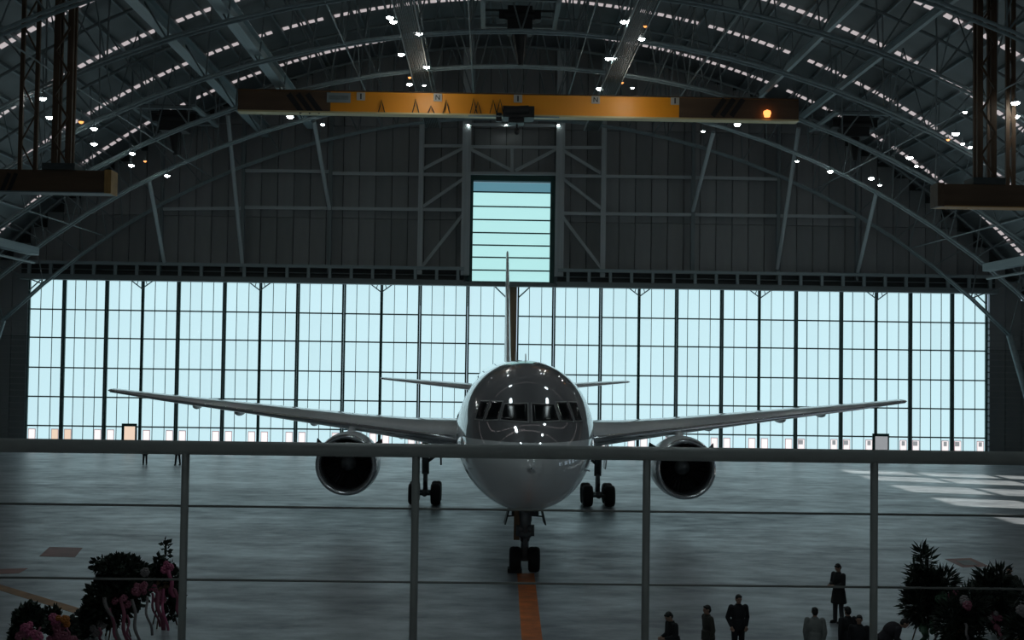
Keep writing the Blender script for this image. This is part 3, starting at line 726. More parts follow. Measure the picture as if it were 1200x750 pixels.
def face_patch(q, name, m, parent, push=.02, thick=.03, nn=8):
    b = MB(); g = []
    for i in range(nn + 1):
        for j in range(nn + 1):
            u, w = i / nn, j / nn
            x = (q[0][0]*(1-u) + q[1][0]*u) * (1-w) + (q[3][0]*(1-u) + q[2][0]*u) * w
            z = (q[0][1]*(1-u) + q[1][1]*u) * (1-w) + (q[3][1]*(1-u) + q[2][1]*u) * w
            s = surf(x, z); g.append(V((x, s, z)))
    def nrm(p):
        e = .05; sx = (surf(p.x + e, p.z) - surf(p.x - e, p.z)) / (2*e); sz = (surf(p.x, p.z + e) - surf(p.x, p.z - e)) / (2*e)
        return V((sx, -1, sz)).normalized()
    ns = [nrm(p) for p in g]; out = [p + n * push for p, n in zip(g, ns)]; inn = [p - n * thick for p, n in zip(g, ns)]
    w_ = nn + 1; fs = []; K = len(g)
    for i in range(nn):
        for j in range(nn):
            a = i * w_ + j; fs.append((a, a + 1, a + w_ + 1, a + w_)); fs.append((K + a, K + a + w_, K + a + w_ + 1, K + a + 1))
    for i in range(nn):
        for e in ((i, i+1), (nn*w_ + i, nn*w_ + i + 1), (i*w_, (i+1)*w_), (i*w_ + nn, (i+1)*w_ + nn)): fs.append((e[0], e[1], K + e[1], K + e[0]))
    b.add(out + inn, fs); return b.build(name, m, parent, True)
fr = empty('windshield', (0, 0, 0)); fr.parent = plane; fr['label'] = 'cockpit windshield of six dark panes'
WQ = [[(.09, 6.31), (.85, 6.28), (.99, 5.78), (.09, 5.74)], [(.95, 6.36), (1.32, 6.36), (1.52, 5.74), (1.10, 5.78)], [(1.42, 6.36), (1.70, 6.34), (1.86, 5.76), (1.62, 5.75)]]
for s in (-1, 1):
    q = [(0.0, 6.39), (.9, 6.38), (1.06, 5.70), (0.0, 5.66)]
    for k, w in enumerate(WQ):
        cx = sum(p[0] for p in w) / 4; cz = sum(p[1] for p in w) / 4
        ow = [(cx + (p[0]-cx) * (1.13 if k == 0 else 1.22), cz + (p[1]-cz) * 1.16) for p in w]
        face_patch([(s * p[0], p[1]) for p in ow], 'window_frame', 'frame_grey', fr, .015, .03)
        face_patch([(s * p[0], p[1]) for p in w], 'windshield_pane', 'glass_dark', fr, .03, .03)
# cabin windows along the sides, antennas
b = MB()
for s in (-1, 1):
    for k in range(62):
        y = 7.6 + k * .52
        if 20 < k < 23: continue
        b.ell((s * 2.58, y, 5.55), (.06, .12, .17), 8, 6)
b.build('cabin_windows', 'glass_dark', plane, True, kind='stuff')
b = MB(); b.bar((0, 7.2, 7.8), (0, 7.5, 7.98), .04, .3); b.bar((0, 22, 7.8), (0, 22.3, 8.2), .04, .4); b.build('antenna', 'white_paint', plane)
for s in (-1, 1):
    b = MB(); b.bar((s * 1.95, 2.9, 4.0), (s * 2.13, 2.75, 4.0), .06, .05); b.bar((s * 2.13, 2.75, 4.0), (s * 2.13, 2.45, 4.0), .04, .04); b.build('pitot_probe', 'alu', plane)
# belly fairing
b = MB(); b.ell((0, 24, 2.95), (2.75, 9.5, 1.0), 32, 16); b.build('belly_fairing', 'white_paint', plane, True)
# lofted surfaces
def loft(secs, n=18, vertical=False):
    b = MB(); vs = []; fs = []
    for (x, le, ch, z, tc, tw) in secs:
        for k in range(2 * n):
            t = k / n if k < n else 2 - k / n
            c = .5 * (1 - math.cos(math.pi * t)); th = 5 * tc * (.2969*math.sqrt(c) - .126*c - .3516*c*c + .2843*c**3 - .1015*c**4)
            s = 1 if k < n else -1; h = s * th * ch + (.02 * ch * math.sin(math.pi * c) if not vertical else 0)
            y = le + c * ch
            if vertical: vs.append((x + h, y, z))
            else: vs.append((x, y, z + h - (c - .4) * ch * math.tan(math.radians(tw))))
    m = 2 * n
    for i in range(len(secs) - 1):
        for k in range(m):
            k2 = (k + 1) % m; fs.append((i*m+k, i*m+k2, (i+1)*m+k2, (i+1)*m+k))
    fs.append(tuple(range(m))); fs.append(tuple((len(secs)-1)*m + k for k in range(m - 1, -1, -1)))
    b.add(vs, fs); return b
SPAN = 24.1
for s in (-1, 1):
    secs = [(s*1.0, 16.2, 11.5, 4.02, .14, .6), (s*2.6, 17.2, 10.3, 4.08, .135, .6), (s*5.3, 19.1, 8.3, 4.28, .12, .3), (s*8.1, 21.1, 6.9, 4.52, .11, 0),
            (s*14, 25.6, 5.0, 5.0, .105, -.5), (s*20, 30.6, 3.4, 5.42, .10, -1), (s*SPAN*.985, 33.9, 2.2, 5.72, .10, -1), (s*SPAN, 34.6, 1.4, 5.75, .06, -1)]
    w = loft(secs).build('wing', 'wing', plane, True)
    for xf, L, r in ((5.9, 3.6, .24), (11.0, 3.0, .22), (15.6, 2.4, .19), (18.4, 1.6, .15)):
        k = (xf - 2.6) / (SPAN - 2.6); te = 27.4 + (36.2 - 27.4) * k if xf > 8 else 27.6
        z = 4.08 + (5.72 - 4.08) * k - .38 + .1 * k
        b = MB(); b.ell((s * xf, te - L * .45, z), (r, L / 2 + .4, r * 1.5), 12, 10); b.build('flap_fairing', 'wing', w, True)
    # leading edge slat seam, as a thin bright strip of bare metal
    b = MB(); pts = [V((q[0], q[1] - .01, q[3] + .4 * q[2] * math.tan(math.radians(q[5])))) for q in secs[1:-1]]
    b.tube(pts, [.12 * q[2] / 8 + .02 for q in secs[1:-1]], 8); b.build('leading_edge', 'alu', w, True)
    # tailplane
    ts = [(s*.4, 45.8, 6.0, 5.75, .10, 0), (s*1.6, 46.8, 5.2, 5.85, .10, 0), (s*9.1, 52.0, 2.0, 6.42, .09, 0), (s*9.3, 52.6, 1.3, 6.43, .05, 0)]
    loft(ts).build('tailplane', 'wing', plane, True)
fs_ = [(0, 40.5, 9.8, 7.2, .05, 0), (0, 43.2, 8.0, 8.2, .055, 0), (0, 48.2, 4.9, 13.6, .055, 0), (0, 50.5, 3.6, 15.85, .05, 0), (0, 51.0, 2.8, 15.95, .02, 0)]
loft(fs_, vertical=True).build('tail_fin', 'white_paint', plane, True)
# engines
for s in (-1, 1):
    cx, cy, cz = s * 8.08, 18.3, 2.80
    e = empty('engine', (cx, cy, cz)); e.parent = plane
    prof = [(.35, 1.18), (.12, 1.22), (.03, 1.28), (0, 1.345), (.04, 1.40), (.16, 1.445)]
    b = MB(); b.rev(prof, (0, 0, 0), 'y', 48); b.build('intake_lip', 'alu', e, True)
    b = MB(); b.rev([(.16, 1.445), (.6, 1.495), (1.3, 1.515), (2.2, 1.49), (3.2, 1.38), (4.2, 1.16), (4.2, 1.10), (3.9, 1.1)], (0, 0, 0), 'y', 48); b.build('nacelle', 'white_paint', e, True)
    b = MB(); b.rev([(.34, 1.18), (.8, 1.16), (1.3, 1.2), (1.5, 1.2), (1.5, .01)], (0, 0, 0), 'y', 48); b.build('intake_duct', 'intake', e, True)
    b = MB(); b.rev([(.72, .01), (.8, .12), (1.0, .27), (1.25, .38), (1.3, .38)], (0, 0, 0), 'y', 24); b.build('spinner', 'gear', e, True)
    b = MB()
    for k in range(32):
        t = 2 * math.pi * k / 32; c, sn = math.cos(t), math.sin(t); c2, s2 = math.cos(t + .16), math.sin(t + .16)
        vs = [(.36*c, 1.2, .36*sn), (.36*c2, 1.34, .36*s2), (1.17*c2, 1.3, 1.17*s2), (1.17*math.cos(t + .06), 1.16, 1.17*math.sin(t + .06))]
        b.add(vs + [(x_, y_ + .02, z_) for x_, y_, z_ in vs], [(0,1,2,3),(7,6,5,4),(0,4,5,1),(1,5,6,2),(2,6,7,3),(3,7,4,0)])
    b.build('fan_blades', 'fan', e)
    b = MB(); b.rev([(3.6, .85), (4.6, .72), (5.6, .5), (5.6, .42), (5.2, .4)], (0, 0, 0), 'y', 32); b.rev([(5.2, .36), (6.2, .05), (6.25, .01)], (0, 0, 0), 'y', 24); b.build('exhaust_core', 'gear', e, True)
    b = MB(); b.add([(-.16, 1.4, 1.35), (.16, 1.4, 1.35), (.2, 4.6, 1.15), (-.2, 4.6, 1.15), (-.1, 2.1, 1.62), (.1, 2.1, 1.62), (.2, 4.4, 1.95), (-.2, 4.4, 1.95), (-.2, 7.0, 1.6), (.2, 7.0, 1.6), (-.2, 7.0, 1.3), (.2, 7.0, 1.3)],
                    [(0,1,5,4),(4,5,6,7),(0,4,7,3),(1,2,6,5),(3,7,8,10),(2,11,9,6),(7,6,9,8),(8,9,11,10),(0,3,2,1),(3,10,11,2)])
    b.build('pylon', 'wing', e)
    for q in (-1, 1):
        b = MB(); a = math.radians(58); b.bar((q * 1.44 * math.sin(a), 1.0, 1.44 * math.cos(a)), (q * 1.86 * math.sin(a), 1.7, 1.86 * math.cos(a)), .04, .35)
        b.build('chine', 'steel_dark', e)
# landing gear
def wheel(mb, c, r, w):
    x, y, z = c; h = w / 2
    mb.rev([(-h*.55, r*.5, 0), (-h*.95, r*.66, 0), (-h, r*.82, 0), (-h*.8, r*.95, 0), (-h*.4, r, 0), (0, r*.985, 0), (h*.4, r, 0), (h*.8, r*.95, 0), (h, r*.82, 0), (h*.95, r*.66, 0), (h*.55, r*.5, 1), (h*.5, r*.2, 1), (h*.6, .01, 1)], c, 'x', 28)
    mb.rev([(-h*.55, r*.5, 1), (-h*.5, r*.2, 1), (-h*.6, .01, 1)], c, 'x', 28)
def build_wheel(c, r, w, parent):
    b = MB(); wheel(b, (0, 0, 0), r, w); o = b.build('wheel', ['tyre', 'hub'], parent, True); o.location = c; return o
ng = empty('nose_gear', (0, 5.3, 0)); ng.parent = plane
for s in (-1, 1): build_wheel((s * .35, 0, .47), .47, .42, ng)
b = MB(); b.tube([(0, 0, .5), (0, -.02, 1.35)], .15, 14); b.tube([(0, -.02, 1.15), (0, -.05, 2.6)], [.17, .3], 14); b.tube([(-.4, 0, .47), (.4, 0, .47)], .07, 12)
b.build('strut', 'gear', ng, True)
b = MB(); b.bar((0, -.1, 1.35), (0, -.38, 1.0), .14, .06); b.bar((0, -.38, 1.0), (0, -.08, .62), .14, .06); b.build('torque_link', 'gear', ng)
b = MB(); b.tube([(-.22, -.1, 1.42), (.22, -.1, 1.42)], .13, 12); b.tube([(-.2, -.2, 1.62), (-.2, -.3, 1.62)], .11, 14); b.tube([(.2, -.2, 1.62), (.2, -.3, 1.62)], .11, 14); b.box((-.34, -.2, 1.35), (.34, .1, 1.75)); b.box((-.5, -.1, 2.1), (.5, .3, 2.5)); b.build('steering_unit', 'gear', ng, True)
b = MB(); b.tube([(-.2, .1, 1.9), (-.2, 1.4, 2.6)], .06, 8); b.tube([(.2, .1, 1.9), (.2, 1.4, 2.6)], .06, 8); b.build('drag_brace', 'gear', ng)
b = MB(); b.box((-.42, -.15, 1.2), (-.2, -.08, 2.35)); b.build('tow_panel', 'gear_brown', ng)
b = MB(); b.box((-.62, -.3, .0), (-.1, .25, .16)); b.build('wheel_chock', 'black', ng)
for s in (-1, 1):
    b = MB(); b.add([(s*.55, -.5, 2.5), (s*.55, 1.1, 2.45), (s*.72, 1.1, 1.72), (s*.72, -.5, 1.8), (s*.60, -.5, 2.5), (s*.60, 1.1, 2.45), (s*.77, 1.1, 1.72), (s*.77, -.5, 1.8)],
                    [(0,1,2,3),(7,6,5,4),(0,4,5,1),(1,5,6,2),(2,6,7,3),(3,7,4,0)]); b.bar((s*.2, 0, 2.1), (s*.7, 0, 2.05), .05, .05); b.build('gear_door', 'steel_dark', ng)
for s in (-1, 1):
    mg = empty('main_gear', (s * 4.72, 27.8, 0)); mg.parent = plane
    for yy in (-.72, .72):
        for xx in (-.6, .6): build_wheel((xx, yy, .585), .585, .54, mg)
    b = MB(); b.tube([(-.6, -.72, .585), (.6, -.72, .585)], .09, 10); b.tube([(-.6, .72, .585), (.6, .72, .585)], .09, 10); b.tube([(0, -.85, .6), (0, .85, .6)], .16, 10); b.build('bogie_beam', 'gear', mg, True)
    b = MB(); b.tube([(0, 0, .6), (0, 0, 1.7)], .13, 14); b.tube([(0, 0, 1.6), (s*.05, .1, 4.1)], .2, 14); b.build('strut', 'gear', mg, True)
    b = MB(); b.tube([(0, 0, 2.2), (-s*1.7, -.1, 3.5)], .09, 10); b.tube([(-s*.8, -.1, 2.9), (-s*.85, -.1, 2.1)], .05, 8); b.build('side_brace', 'gear', mg, True)
    b = MB(); b.bar((0, -.2, 1.7), (0, -.5, 1.25), .2, .08); b.bar((0, -.5, 1.25), (0, -.15, .8), .2, .08); b.build('torque_link', 'gear', mg)
    b = MB(); b.add([(s*.5, -.7, 3.9), (s*.5, .9, 3.9), (s*.36, .8, 2.0), (s*.36, -.5, 2.0), (s*.55, -.7, 3.9), (s*.55, .9, 3.9), (s*.41, .8, 2.0), (s*.41, -.5, 2.0)],
                    [(0,1,2,3),(7,6,5,4),(0,4,5,1),(1,5,6,2),(2,6,7,3),(3,7,4,0)]); b.build('gear_door', 'white_paint', mg)
# ================================================================== GALLERY RAILING
YR = 5.0
zc = at(600, 529.5, YR).z; rr = 8.1 / F * YR
rl = empty('guard_railing', (0, YR, 6.28)); tag(rl, 'grey painted guard railing with thin cables along the viewing gallery edge', 'railing')
def rtube(name, pts, r, m, n=16):
    b = MB(); b.tube([V(p) - rl.location for p in pts], r, n); return b.build(name, m, rl, True)
rtube('top_rail', [(-3.2, YR, zc), (3.2, YR, zc)], rr, 'rail', 24)
for px in (-53, 217.5, 487.5, 758, 1024.5, 1292):
    p = at(px, 545, YR); rtube('post', [(p.x, YR, 6.28), (p.x, YR, zc)], 4.6 / F * YR, 'rail')
    b = MB(); b.rev([(0, .05), (.012, .05), (.012, .02)], V((p.x, YR, 6.28)) - rl.location, 'z', 16); b.build('base_plate', 'rail', rl)
for yy in (597.5, 683.5):
    z = at(600, yy, YR).z; rtube('cable', [(-3.2, YR, z), (3.2, YR, z)], 1.35 / F * YR, 'cable', 8)
b = MB(); b.box((-12, YB, 6.0), (14, 5.12, 6.28)); gal = b.build('gallery_floor', 'concrete', kind='structure')
for x in (-11, 13):
    slab('gallery_column', (x - .2, 4.2, 0), (x + .2, 4.6, 6.0), 'concrete', gal)
# ================================================================== FLOWER STANDS
def foliage(b, c, r, n, sz, spiky=False, mi=0, rnd=random):
    for _ in range(n):
        u = V((rnd.gauss(0, 1), rnd.gauss(0, 1), rnd.gauss(0, 1))).normalized(); k = rnd.uniform(.35, 1.0)**.6
        p = V(c) + V((u.x * r[0], u.y * r[1], u.z * r[2])) * k
        d = (u + V((rnd.uniform(-.7, .7), rnd.uniform(-.7, .7), rnd.uniform(-.4, .8)))).normalized()
        L = sz * rnd.uniform(.7, 1.4) * (1.9 if spiky else 1); w = L * (.10 if spiky else .32)
        a = d.cross(V((rnd.uniform(-1, 1), rnd.uniform(-1, 1), rnd.uniform(-1, 1)))).normalized() * w
        q = a.cross(d).normalized() * w * .35
        b.add([p, p + d * L * .5 + a + q, p + d * L, p + d * L * .5 - a + q], [(0, 1, 2), (0, 2, 3)], mi)
fb = MB()
for k in range(7):
    t = 2 * math.pi * k / 7; fb.ell((.05 * math.cos(t), .05 * math.sin(t), 0), (.045, .045, .03), 6, 4)
fb.ell((0, 0, .02), (.035, .035, .035), 6, 4)
FLM = {m: fb.mesh('flower_' + m, m, True) for m in ('hotpink', 'pink', 'whitefl', 'orangefl', 'greenfl')}
def stand(px, Y, blobs, flowers, ribbons, label, group, spiky=False, h=1.2):
    base = at(px, 740, Y); bx = base.x; t = empty('flower_stand', (bx, Y, 0)); tag(t, label, 'flower stand', group)
    rnd = random.Random(int(px * 7))
    for k in range(3):
        a = 2 * math.pi * k / 3 + .4; b = MB(); b.tube([(.42 * math.cos(a), .42 * math.sin(a), 0), (.06 * math.cos(a), .06 * math.sin(a), h)], .02, 8); b.build('leg', 'rust', t)
    b = MB(); b.rev([(h - .2, .05), (h - .15, .18), (h + .1, .22), (h + .12, .01)], (0, 0, 0), 'z', 14); b.build('basket', 'brown', t, True)
    b = MB()
    for (x_, y_, w, hh, n) in blobs:                     # pixel ellipses
        c = at(x_, y_, Y); r_ = w / F * Y; rz_ = hh / F * Y
        foliage(b, (c.x - bx, 0, c.z), (r_, min(r_, .6), rz_), n, .16, spiky, rnd=rnd)
        b.ell((c.x - bx, 0, c.z), (r_ * .62, min(r_, .6) * .6, rz_ * .62), 10, 8)
    b.build('foliage', 'leaf', t, kind='stuff')
    for (x_, y_, m, n, spr) in flowers:
        for _ in range(n):
            c = at(x_ + rnd.uniform(-spr, spr), y_ + rnd.uniform(-spr, spr), Y - .35)
            o = bpy.data.objects.new('flower', FLM[m]); COL.objects.link(o); o.parent = t; o.location = (c.x - bx, c.y - Y - rnd.uniform(0, .25), c.z)
            s = rnd.uniform(.8, 1.5); o.scale = (s, s, s); o.rotation_euler = (math.radians(70), 0, rnd.uniform(-.5, .5))
    for (x0, y0, x1, y1, m, w) in ribbons:
        a = at(x0, y0, Y - .62); c = at(x1, y1, Y - .55); n = 10; vs = []
        for i in range(n + 1):
            k = i / n; p = a.lerp(c, k); p.z -= 0; p.x += .03 * math.sin(k * 9 + x0); p.y += .04 * math.sin(k * 7 + x0) - .12 * math.sin(math.pi * k)
            for q in (-1, 1): vs.append((p.x - bx + q * w / 2, p.y - Y + .015 * q, p.z))
        vs2 = [(q[0], q[1] + .006, q[2]) for q in vs]; K = len(vs)
        fs = []
        for i in range(n):
            j = i * 2; fs += [(j, j+1, j+3, j+2), (K+j+2, K+j+3, K+j+1, K+j), (j, j+2, K+j+2, K+j), (j+1, K+j+1, K+j+3, j+3)]
        b = MB(); b.add(vs + vs2, fs); b.build('ribbon', m, t, True)
GL, GR = 'flower stands with pink ribbons', 'dark flower stands among the visitors'
stand(33, 32.4, [(33, 728, 15, 18, 420), (22, 742, 8, 12, 120)], [(40, 738, 'hotpink', 9, 9), (30, 741, 'pink', 4, 6)], [(45, 735, 48, 752, 'pink', .05)],
      'small dark bush flower stand with pink blossoms, beside the brown floor line', GL, h=.7)
stand(66, 33.9, [(60, 727, 9, 14, 200), (78, 740, 13, 14, 250)], [(76, 728, 'orangefl', 6, 6), (70, 738, 'pink', 10, 11), (82, 745, 'pink', 5, 7), (66, 726, 'hotpink', 3, 4)], [(80, 735, 84, 752, 'pink', .05)],
      'small flower stand with orange and pink blossoms', GL, h=.7)
stand(135, 35.5, [(140, 668, 24, 16, 700), (118, 662, 9, 8, 90), (128, 705, 26, 30, 900), (155, 690, 20, 22, 500), (100, 735, 12, 22, 350), (168, 669, 5, 8, 60)],
      [(117, 735, 'whitefl', 7, 7), (165, 690, 'pink', 8, 8), (172, 668, 'whitefl', 2, 3), (145, 700, 'pink', 3, 9)],
      [(123, 700, 142, 752, 'whitefl', .10), (130, 712, 138, 752, 'pink', .07), (143, 700, 149, 752, 'pink', .09), (156, 702, 163, 752, 'whitefl', .08), (150, 720, 153, 752, 'pink', .05), (171, 700, 179, 745, 'whitefl', .06), (118, 735, 120, 752, 'pink', .06)],
      'large leafy flower stand with long pale and pink ribbons hanging down', GL, h=1.2)
stand(190, 37.1, [(196, 676, 11, 16, 300), (186, 664, 4, 12, 90), (194, 645, 2.5, 13, 45), (203, 705, 10, 22, 260), (180, 675, 7, 8, 90)],
      [(199, 663, 'hotpink', 7, 4), (176, 692, 'hotpink', 8, 6), (186, 696, 'pink', 8, 6), (206, 690, 'pink', 5, 4)],
      [(199, 668, 204, 700, 'hotpink', .11), (184, 694, 193, 740, 'pink', .12), (190, 690, 198, 748, 'hotpink', .07), (177, 695, 188, 735, 'pink', .06), (206, 690, 212, 725, 'pink', .10)],
      'tall thin flower stand with a hot pink blossom head beside the railing post', GL, h=1.2)
stand(1085, 35.4, [(1085, 683, 14, 14, 380), (1083, 708, 20, 24, 900), (1079, 655, 2, 14, 50), (1086, 660, 4, 14, 90), (1071, 672, 2.5, 13, 60), (1104, 682, 14, 10, 280), (1098, 708, 10, 16, 200)],
      [(1101, 700, 'greenfl', 7, 4), (1114, 700, 'pink', 8, 5), (1087, 733, 'greenfl', 10, 8)], [(1095, 725, 1096, 752, 'whitefl', .08), (1083, 735, 1082, 752, 'greenfl', .2)],
      'tallest spiky palm-leaf flower stand, beside the bending person', GR, True)
stand(1128, 33.7, [(1117, 728, 14, 26, 500), (1139, 712, 13, 20, 420), (1131, 742, 18, 18, 400)], [(1131, 703, 'whitefl', 4, 3), (1132, 709, 'pink', 4, 3)], [(1131, 730, 1132, 752, 'whitefl', .08)],
      'squat dark flower stand with a pale pink blossom between two taller ones', GR, True, .8)
stand(1165, 37.0, [(1156, 680, 6, 9, 130), (1171, 678, 7, 10, 160), (1165, 693, 24, 10, 500), (1155, 715, 16, 20, 400), (1180, 720, 14, 26, 450)], [(1163, 727, 'pink', 7, 7), (1162, 718, 'whitefl', 4, 5)], [(1170, 735, 1172, 752, 'pink', .1)],
      'broad dark flower stand hiding the visitor in the olive jacket', GR, True)
stand(1199, 32.2, [(1200, 700, 8, 8, 130), (1199, 738, 12, 18, 350)], [(1196, 715, 'whitefl', 3, 4)], [], 'small dark flower stand cut by the picture edge, past the olive jacket visitor', GR, True, .8)
# ================================================================== PEOPLE
def person(px, Y, rz, jacket, trousers, label, pose='stand', H=1.72, coat=False, turn=0.0, py=None, hi=True, group=None):
    k = H / 1.72; base = at(px, py if py else 735, Y)
    t = empty('person', (base.x, Y, 0), rz); tag(t, label, 'person', group)
    lean = {'bend': 50, 'bow': 8}.get(pose, 2); la = math.radians(lean); hipz = .92
    def L(x, y, z):                                   # upper body point, leaned forward (towards -y)
        dz = z - hipz; return V((x, y * math.cos(la) - math.sin(la) * dz, hipz + math.cos(la) * dz + math.sin(la) * y)) * k
    def P(x, y, z): return V((x, y, z)) * k
    hips = [P(-.09, 0, .92), P(.09, 0, .92)]
    st = {'stride': .16}.get(pose, .03)
    legs = []
    for i, s in enumerate((-1, 1)):
        y = st * (1 if i else -1); legs.append([P(s*.09, 0, .92), P(s*.10, y*.5 - .02, .49), P(s*.11, y, .09)])
    if pose in ('stand', 'stride'): arms = [[L(s*.19, 0, 1.41), L(s*.25, .03, 1.13), L(s*.22, -.04, .88)] for s in (-1, 1)]
    elif pose == 'pocket': arms = [[L(s*.19, 0, 1.41), L(s*.265, .06, 1.14), L(s*.20, -.06, .93)] for s in (-1, 1)]
    elif pose in ('hold', 'bow'): arms = [[L(s*.19, 0, 1.41), L(s*.23, -.04, 1.14), L(s*.09, -.27, 1.13)] for s in (-1, 1)]
    else: arms = [[L(s*.19, 0, 1.41), L(s*.2, -.16, 1.2), L(s*.14, -.34, 1.25)] for s in (-1, 1)]
    hr = Matrix.Rotation(turn, 4, 'Z'); drop = math.radians(28 if pose in ('bow', 'hold') else 5 if pose != 'bend' else -20)
    hc = L(0, -.02 if pose != 'bow' else -.06, 1.615)
    HR = (Matrix.Rotation(turn, 3, 'Z') @ Matrix.Rotation(la + drop, 3, 'X'))
    def hp(x, y, z): return hc + (HR @ V((x, y, z))) * k
    def limb(b, pts, rs, n=10):
        for i in range(len(pts) - 1): b.tube([pts[i], pts[i+1]], [rs[i]*k, rs[i+1]*k], n)
        for p, r in zip(pts, rs): b.ell(p, (r*k,) * 3, n, 6)
    b = MB()
    for l in legs: limb(b, l, (.08, .055, .04))
    for a in arms: limb(b, a, (.05, .04, .028))
    limb(b, [L(0, 0, .95), L(0, 0, 1.2), L(0, .01, 1.36)], (.10, .10, .07)); limb(b, [L(0, .01, 1.38), hp(0, .015, -.05)], (.055, .052))
    # head: skull, jaw, nose, ears, brow, lips, eyes
    b.ell(hp(0, .01, .015), (.075*k, .093*k, .10*k), 16, 12, rot=HR); b.ell(hp(0, -.025, -.055), (.055*k, .062*k, .06*k), 14, 8, rot=HR)
    b.ell(hp(0, -.092, -.01), (.014*k, .02*k, .026*k), 8, 6, rot=HR); b.ell(hp(0, -.08, -.056), (.026*k, .013*k, .010*k), 8, 6, rot=HR); b.ell(hp(0, -.078, .03), (.05*k, .018*k, .012*k), 10, 6, rot=HR)
    for s in (-1, 1): b.ell(hp(s*.078, .01, -.005), (.012*k, .022*k, .032*k), 8, 6, rot=HR)
    # hands: palm, four fingers, thumb
    for s, a in zip((-1, 1), arms):
        w = a[2]; d = (a[2] - a[1]).normalized(); side = d.cross(V((0, 1, 0.2))).normalized() * -s; curl = d.cross(side).normalized()
        b.tube([w, w + d * .05 * k, w + d * .09 * k], [.026*k, .036*k, .034*k], 8)
        for f, ln in enumerate((.065, .075, .07, .055)):
            o_ = w + d * .085 * k + side * (f - 1.5) * .021 * k; m1 = o_ + d * ln * .5 * k + curl * .006; e = m1 + (d * .7 + curl * .7) * ln * .5 * k
            limb(b, [o_, m1, e], (.011, .0105, .009), 6)
        o_ = w + d * .03 * k - side * .03 * k; limb(b, [o_, o_ + (d - side).normalized() * .035 * k, o_ + (d * 1.3 - side * .6).normalized() * .065 * k], (.013, .012, .010), 6)
    body = b.build('body', 'skin', t, True)
    md = body.modifiers.new('skin_join', 'REMESH'); md.mode = 'VOXEL'; md.voxel_size = .012 if hi else .03; md.use_smooth_shade = True
    # eyes
    b = MB()
    for s in (-1, 1): b.ell(hp(s*.031, -.083, .008), (.012*k, .008*k, .007*k), 8, 6, rot=HR)
    b.build('eyes', 'black', t, True)
    b = MB(); b.ell(hp(0, .022, .035), (.084*k, .095*k, .09*k), 16, 10, rot=HR); b.ell(hp(0, .05, -.01), (.078*k, .07*k, .08*k), 14, 8, rot=HR); b.ell(hp(.01, -.05, .085), (.06*k, .04*k, .028*k), 12, 6, rot=HR)
    h_ = b.build('hair', 'hair', t, True)
    # clothes
    jm = mat('jacket_cloth', jacket, .8, noise=.12, nscale=8); tm = mat('trouser_cloth', trousers, .85, noise=.1, nscale=8)
    b = MB()
    fat = 1.45 if pose == 'bend' else 1.0
    b.ell(L(0, .03 * (fat - 1) * 4, 1.25), (.2*k, .135*k*fat, .24*k), 16, 10, rot=Matrix.Rotation(la, 3, 'X')); b.ell(L(0, .0, 1.05), (.175*k, .13*k*fat, .22*k), 16, 10, rot=Matrix.Rotation(la, 3, 'X'))
    b.tube([L(0, 0, .86), L(0, 0, 1.1)], [.185*k, .165*k], 14); b.ell(L(0, .0, 1.40), (.19*k, .10*k, .075*k), 14, 8, rot=Matrix.Rotation(la, 3, 'X'))
    b.tube([L(0, 0, 1.44), L(0, -.0, 1.50)], [.09*k, .075*k], 12)
    if coat: b.tube([P(0, 0, .58), P(0, 0, .95)], [.235*k, .185*k], 16)
    for a in arms: limb(b, [a[0], a[1], a[1].lerp(a[2], .93)], (.078, .062, .046))
    j = b.build('long_coat' if coat else 'jacket', jm, t, True); md = j.modifiers.new('cloth_join', 'REMESH'); md.mode = 'VOXEL'; md.voxel_size = .02; md.use_smooth_shade = True
    b = MB(); b.ell(P(0, 0, .92), (.17*k, .125*k, .12*k), 14, 8)
    for l in legs: limb(b, [l[0], l[1], l[2] + V((0, 0, -.02))], (.098, .075, .062))
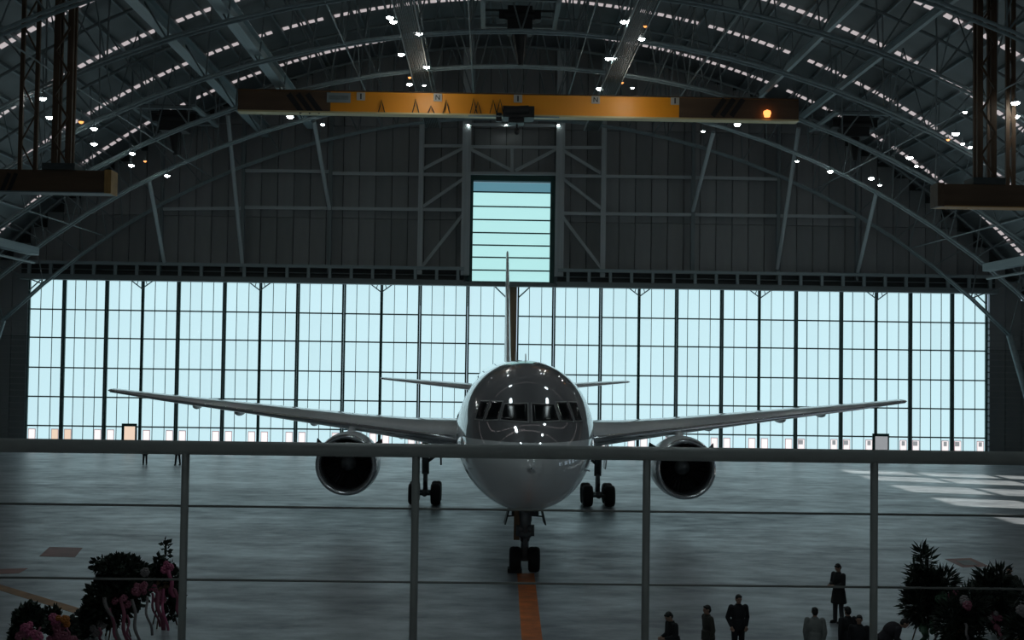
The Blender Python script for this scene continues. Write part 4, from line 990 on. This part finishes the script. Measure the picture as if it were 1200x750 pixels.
    j = b.build('trousers', tm, t, True); md = j.modifiers.new('cloth_join', 'REMESH'); md.mode = 'VOXEL'; md.voxel_size = .02; md.use_smooth_shade = True
    for l in legs:
        b = MB(); c = l[2]; b.ell((c.x, c.y - .06*k, .05*k), (.05*k, .14*k, .048*k), 12, 8); b.box((c.x - .045*k, c.y - .17*k, 0), (c.x + .045*k, c.y + .07*k, .03)); b.build('shoe', 'shoe', t, True)
    return t
DK = (.012, .013, .016); 
G = 'visitors on the hangar floor'
def Yfor(py_top, px, H=1.72):                          # distance at which a head top of height H lies at this pixel row
    d = ray(px, py_top); return (H - CAM.z) / d.z * d.y
def ph(px, pyt, H, *a, **k): return person(px, Yfor(pyt, px, H), *a, H=H, py=k.pop('py', pyt + 20), group=G, **k)
R_ = math.radians
ph(983, 661, 1.78, R_(-60), (.014, .014, .015), (.05, .05, .055), 'person in a long black coat standing full-length near the railing post, hands held in front', pose='hold', coat=True)
ph(865, 697, 1.75, R_(8), DK, DK, 'person in a black jacket facing the gallery, hands in pockets', pose='pocket')
ph(830, 709.5, 1.70, R_(-75), (.045, .043, .035), DK, 'person in a dark grey jacket seen in profile beside the man in black')
ph(790, 716.5, 1.70, R_(-70), DK, DK, 'person in a black suit, head bowed over something in the hands', pose='bow')
ph(955, 712.5, 1.70, R_(172), (.20, .21, .20), DK, 'person in a pale shirt seen from behind')
ph(994, 711.5, 1.72, R_(200), DK, DK, 'person in dark clothes behind the shorter dark-haired one')
ph(1007, 721, 1.64, R_(-20), DK, DK, 'shorter person in dark clothes between the pale shirt and the bending person')
person(1034, 32.0, R_(80), (.022, .018, .024), DK, 'person in a dark jacket bending forward beside the spiky flower stand', 'bend', 1.72, group=G, py=745)
ph(1183, 664, 1.72, R_(-30), (.05, .055, .045), DK, 'person in an olive jacket standing behind the broad flower stand')
person(170, 92.5, R_(10), DK, DK, 'far dark figure with legs apart before the doors, a step left of the railing post', 'stand', 1.68, py=535, hi=False, group='far figures before the doors')
person(208.5, 92.5, R_(-10), DK, DK, 'far dark figure right by the railing post before the doors', 'stride', 1.72, py=535, hi=False, group='far figures before the doors')
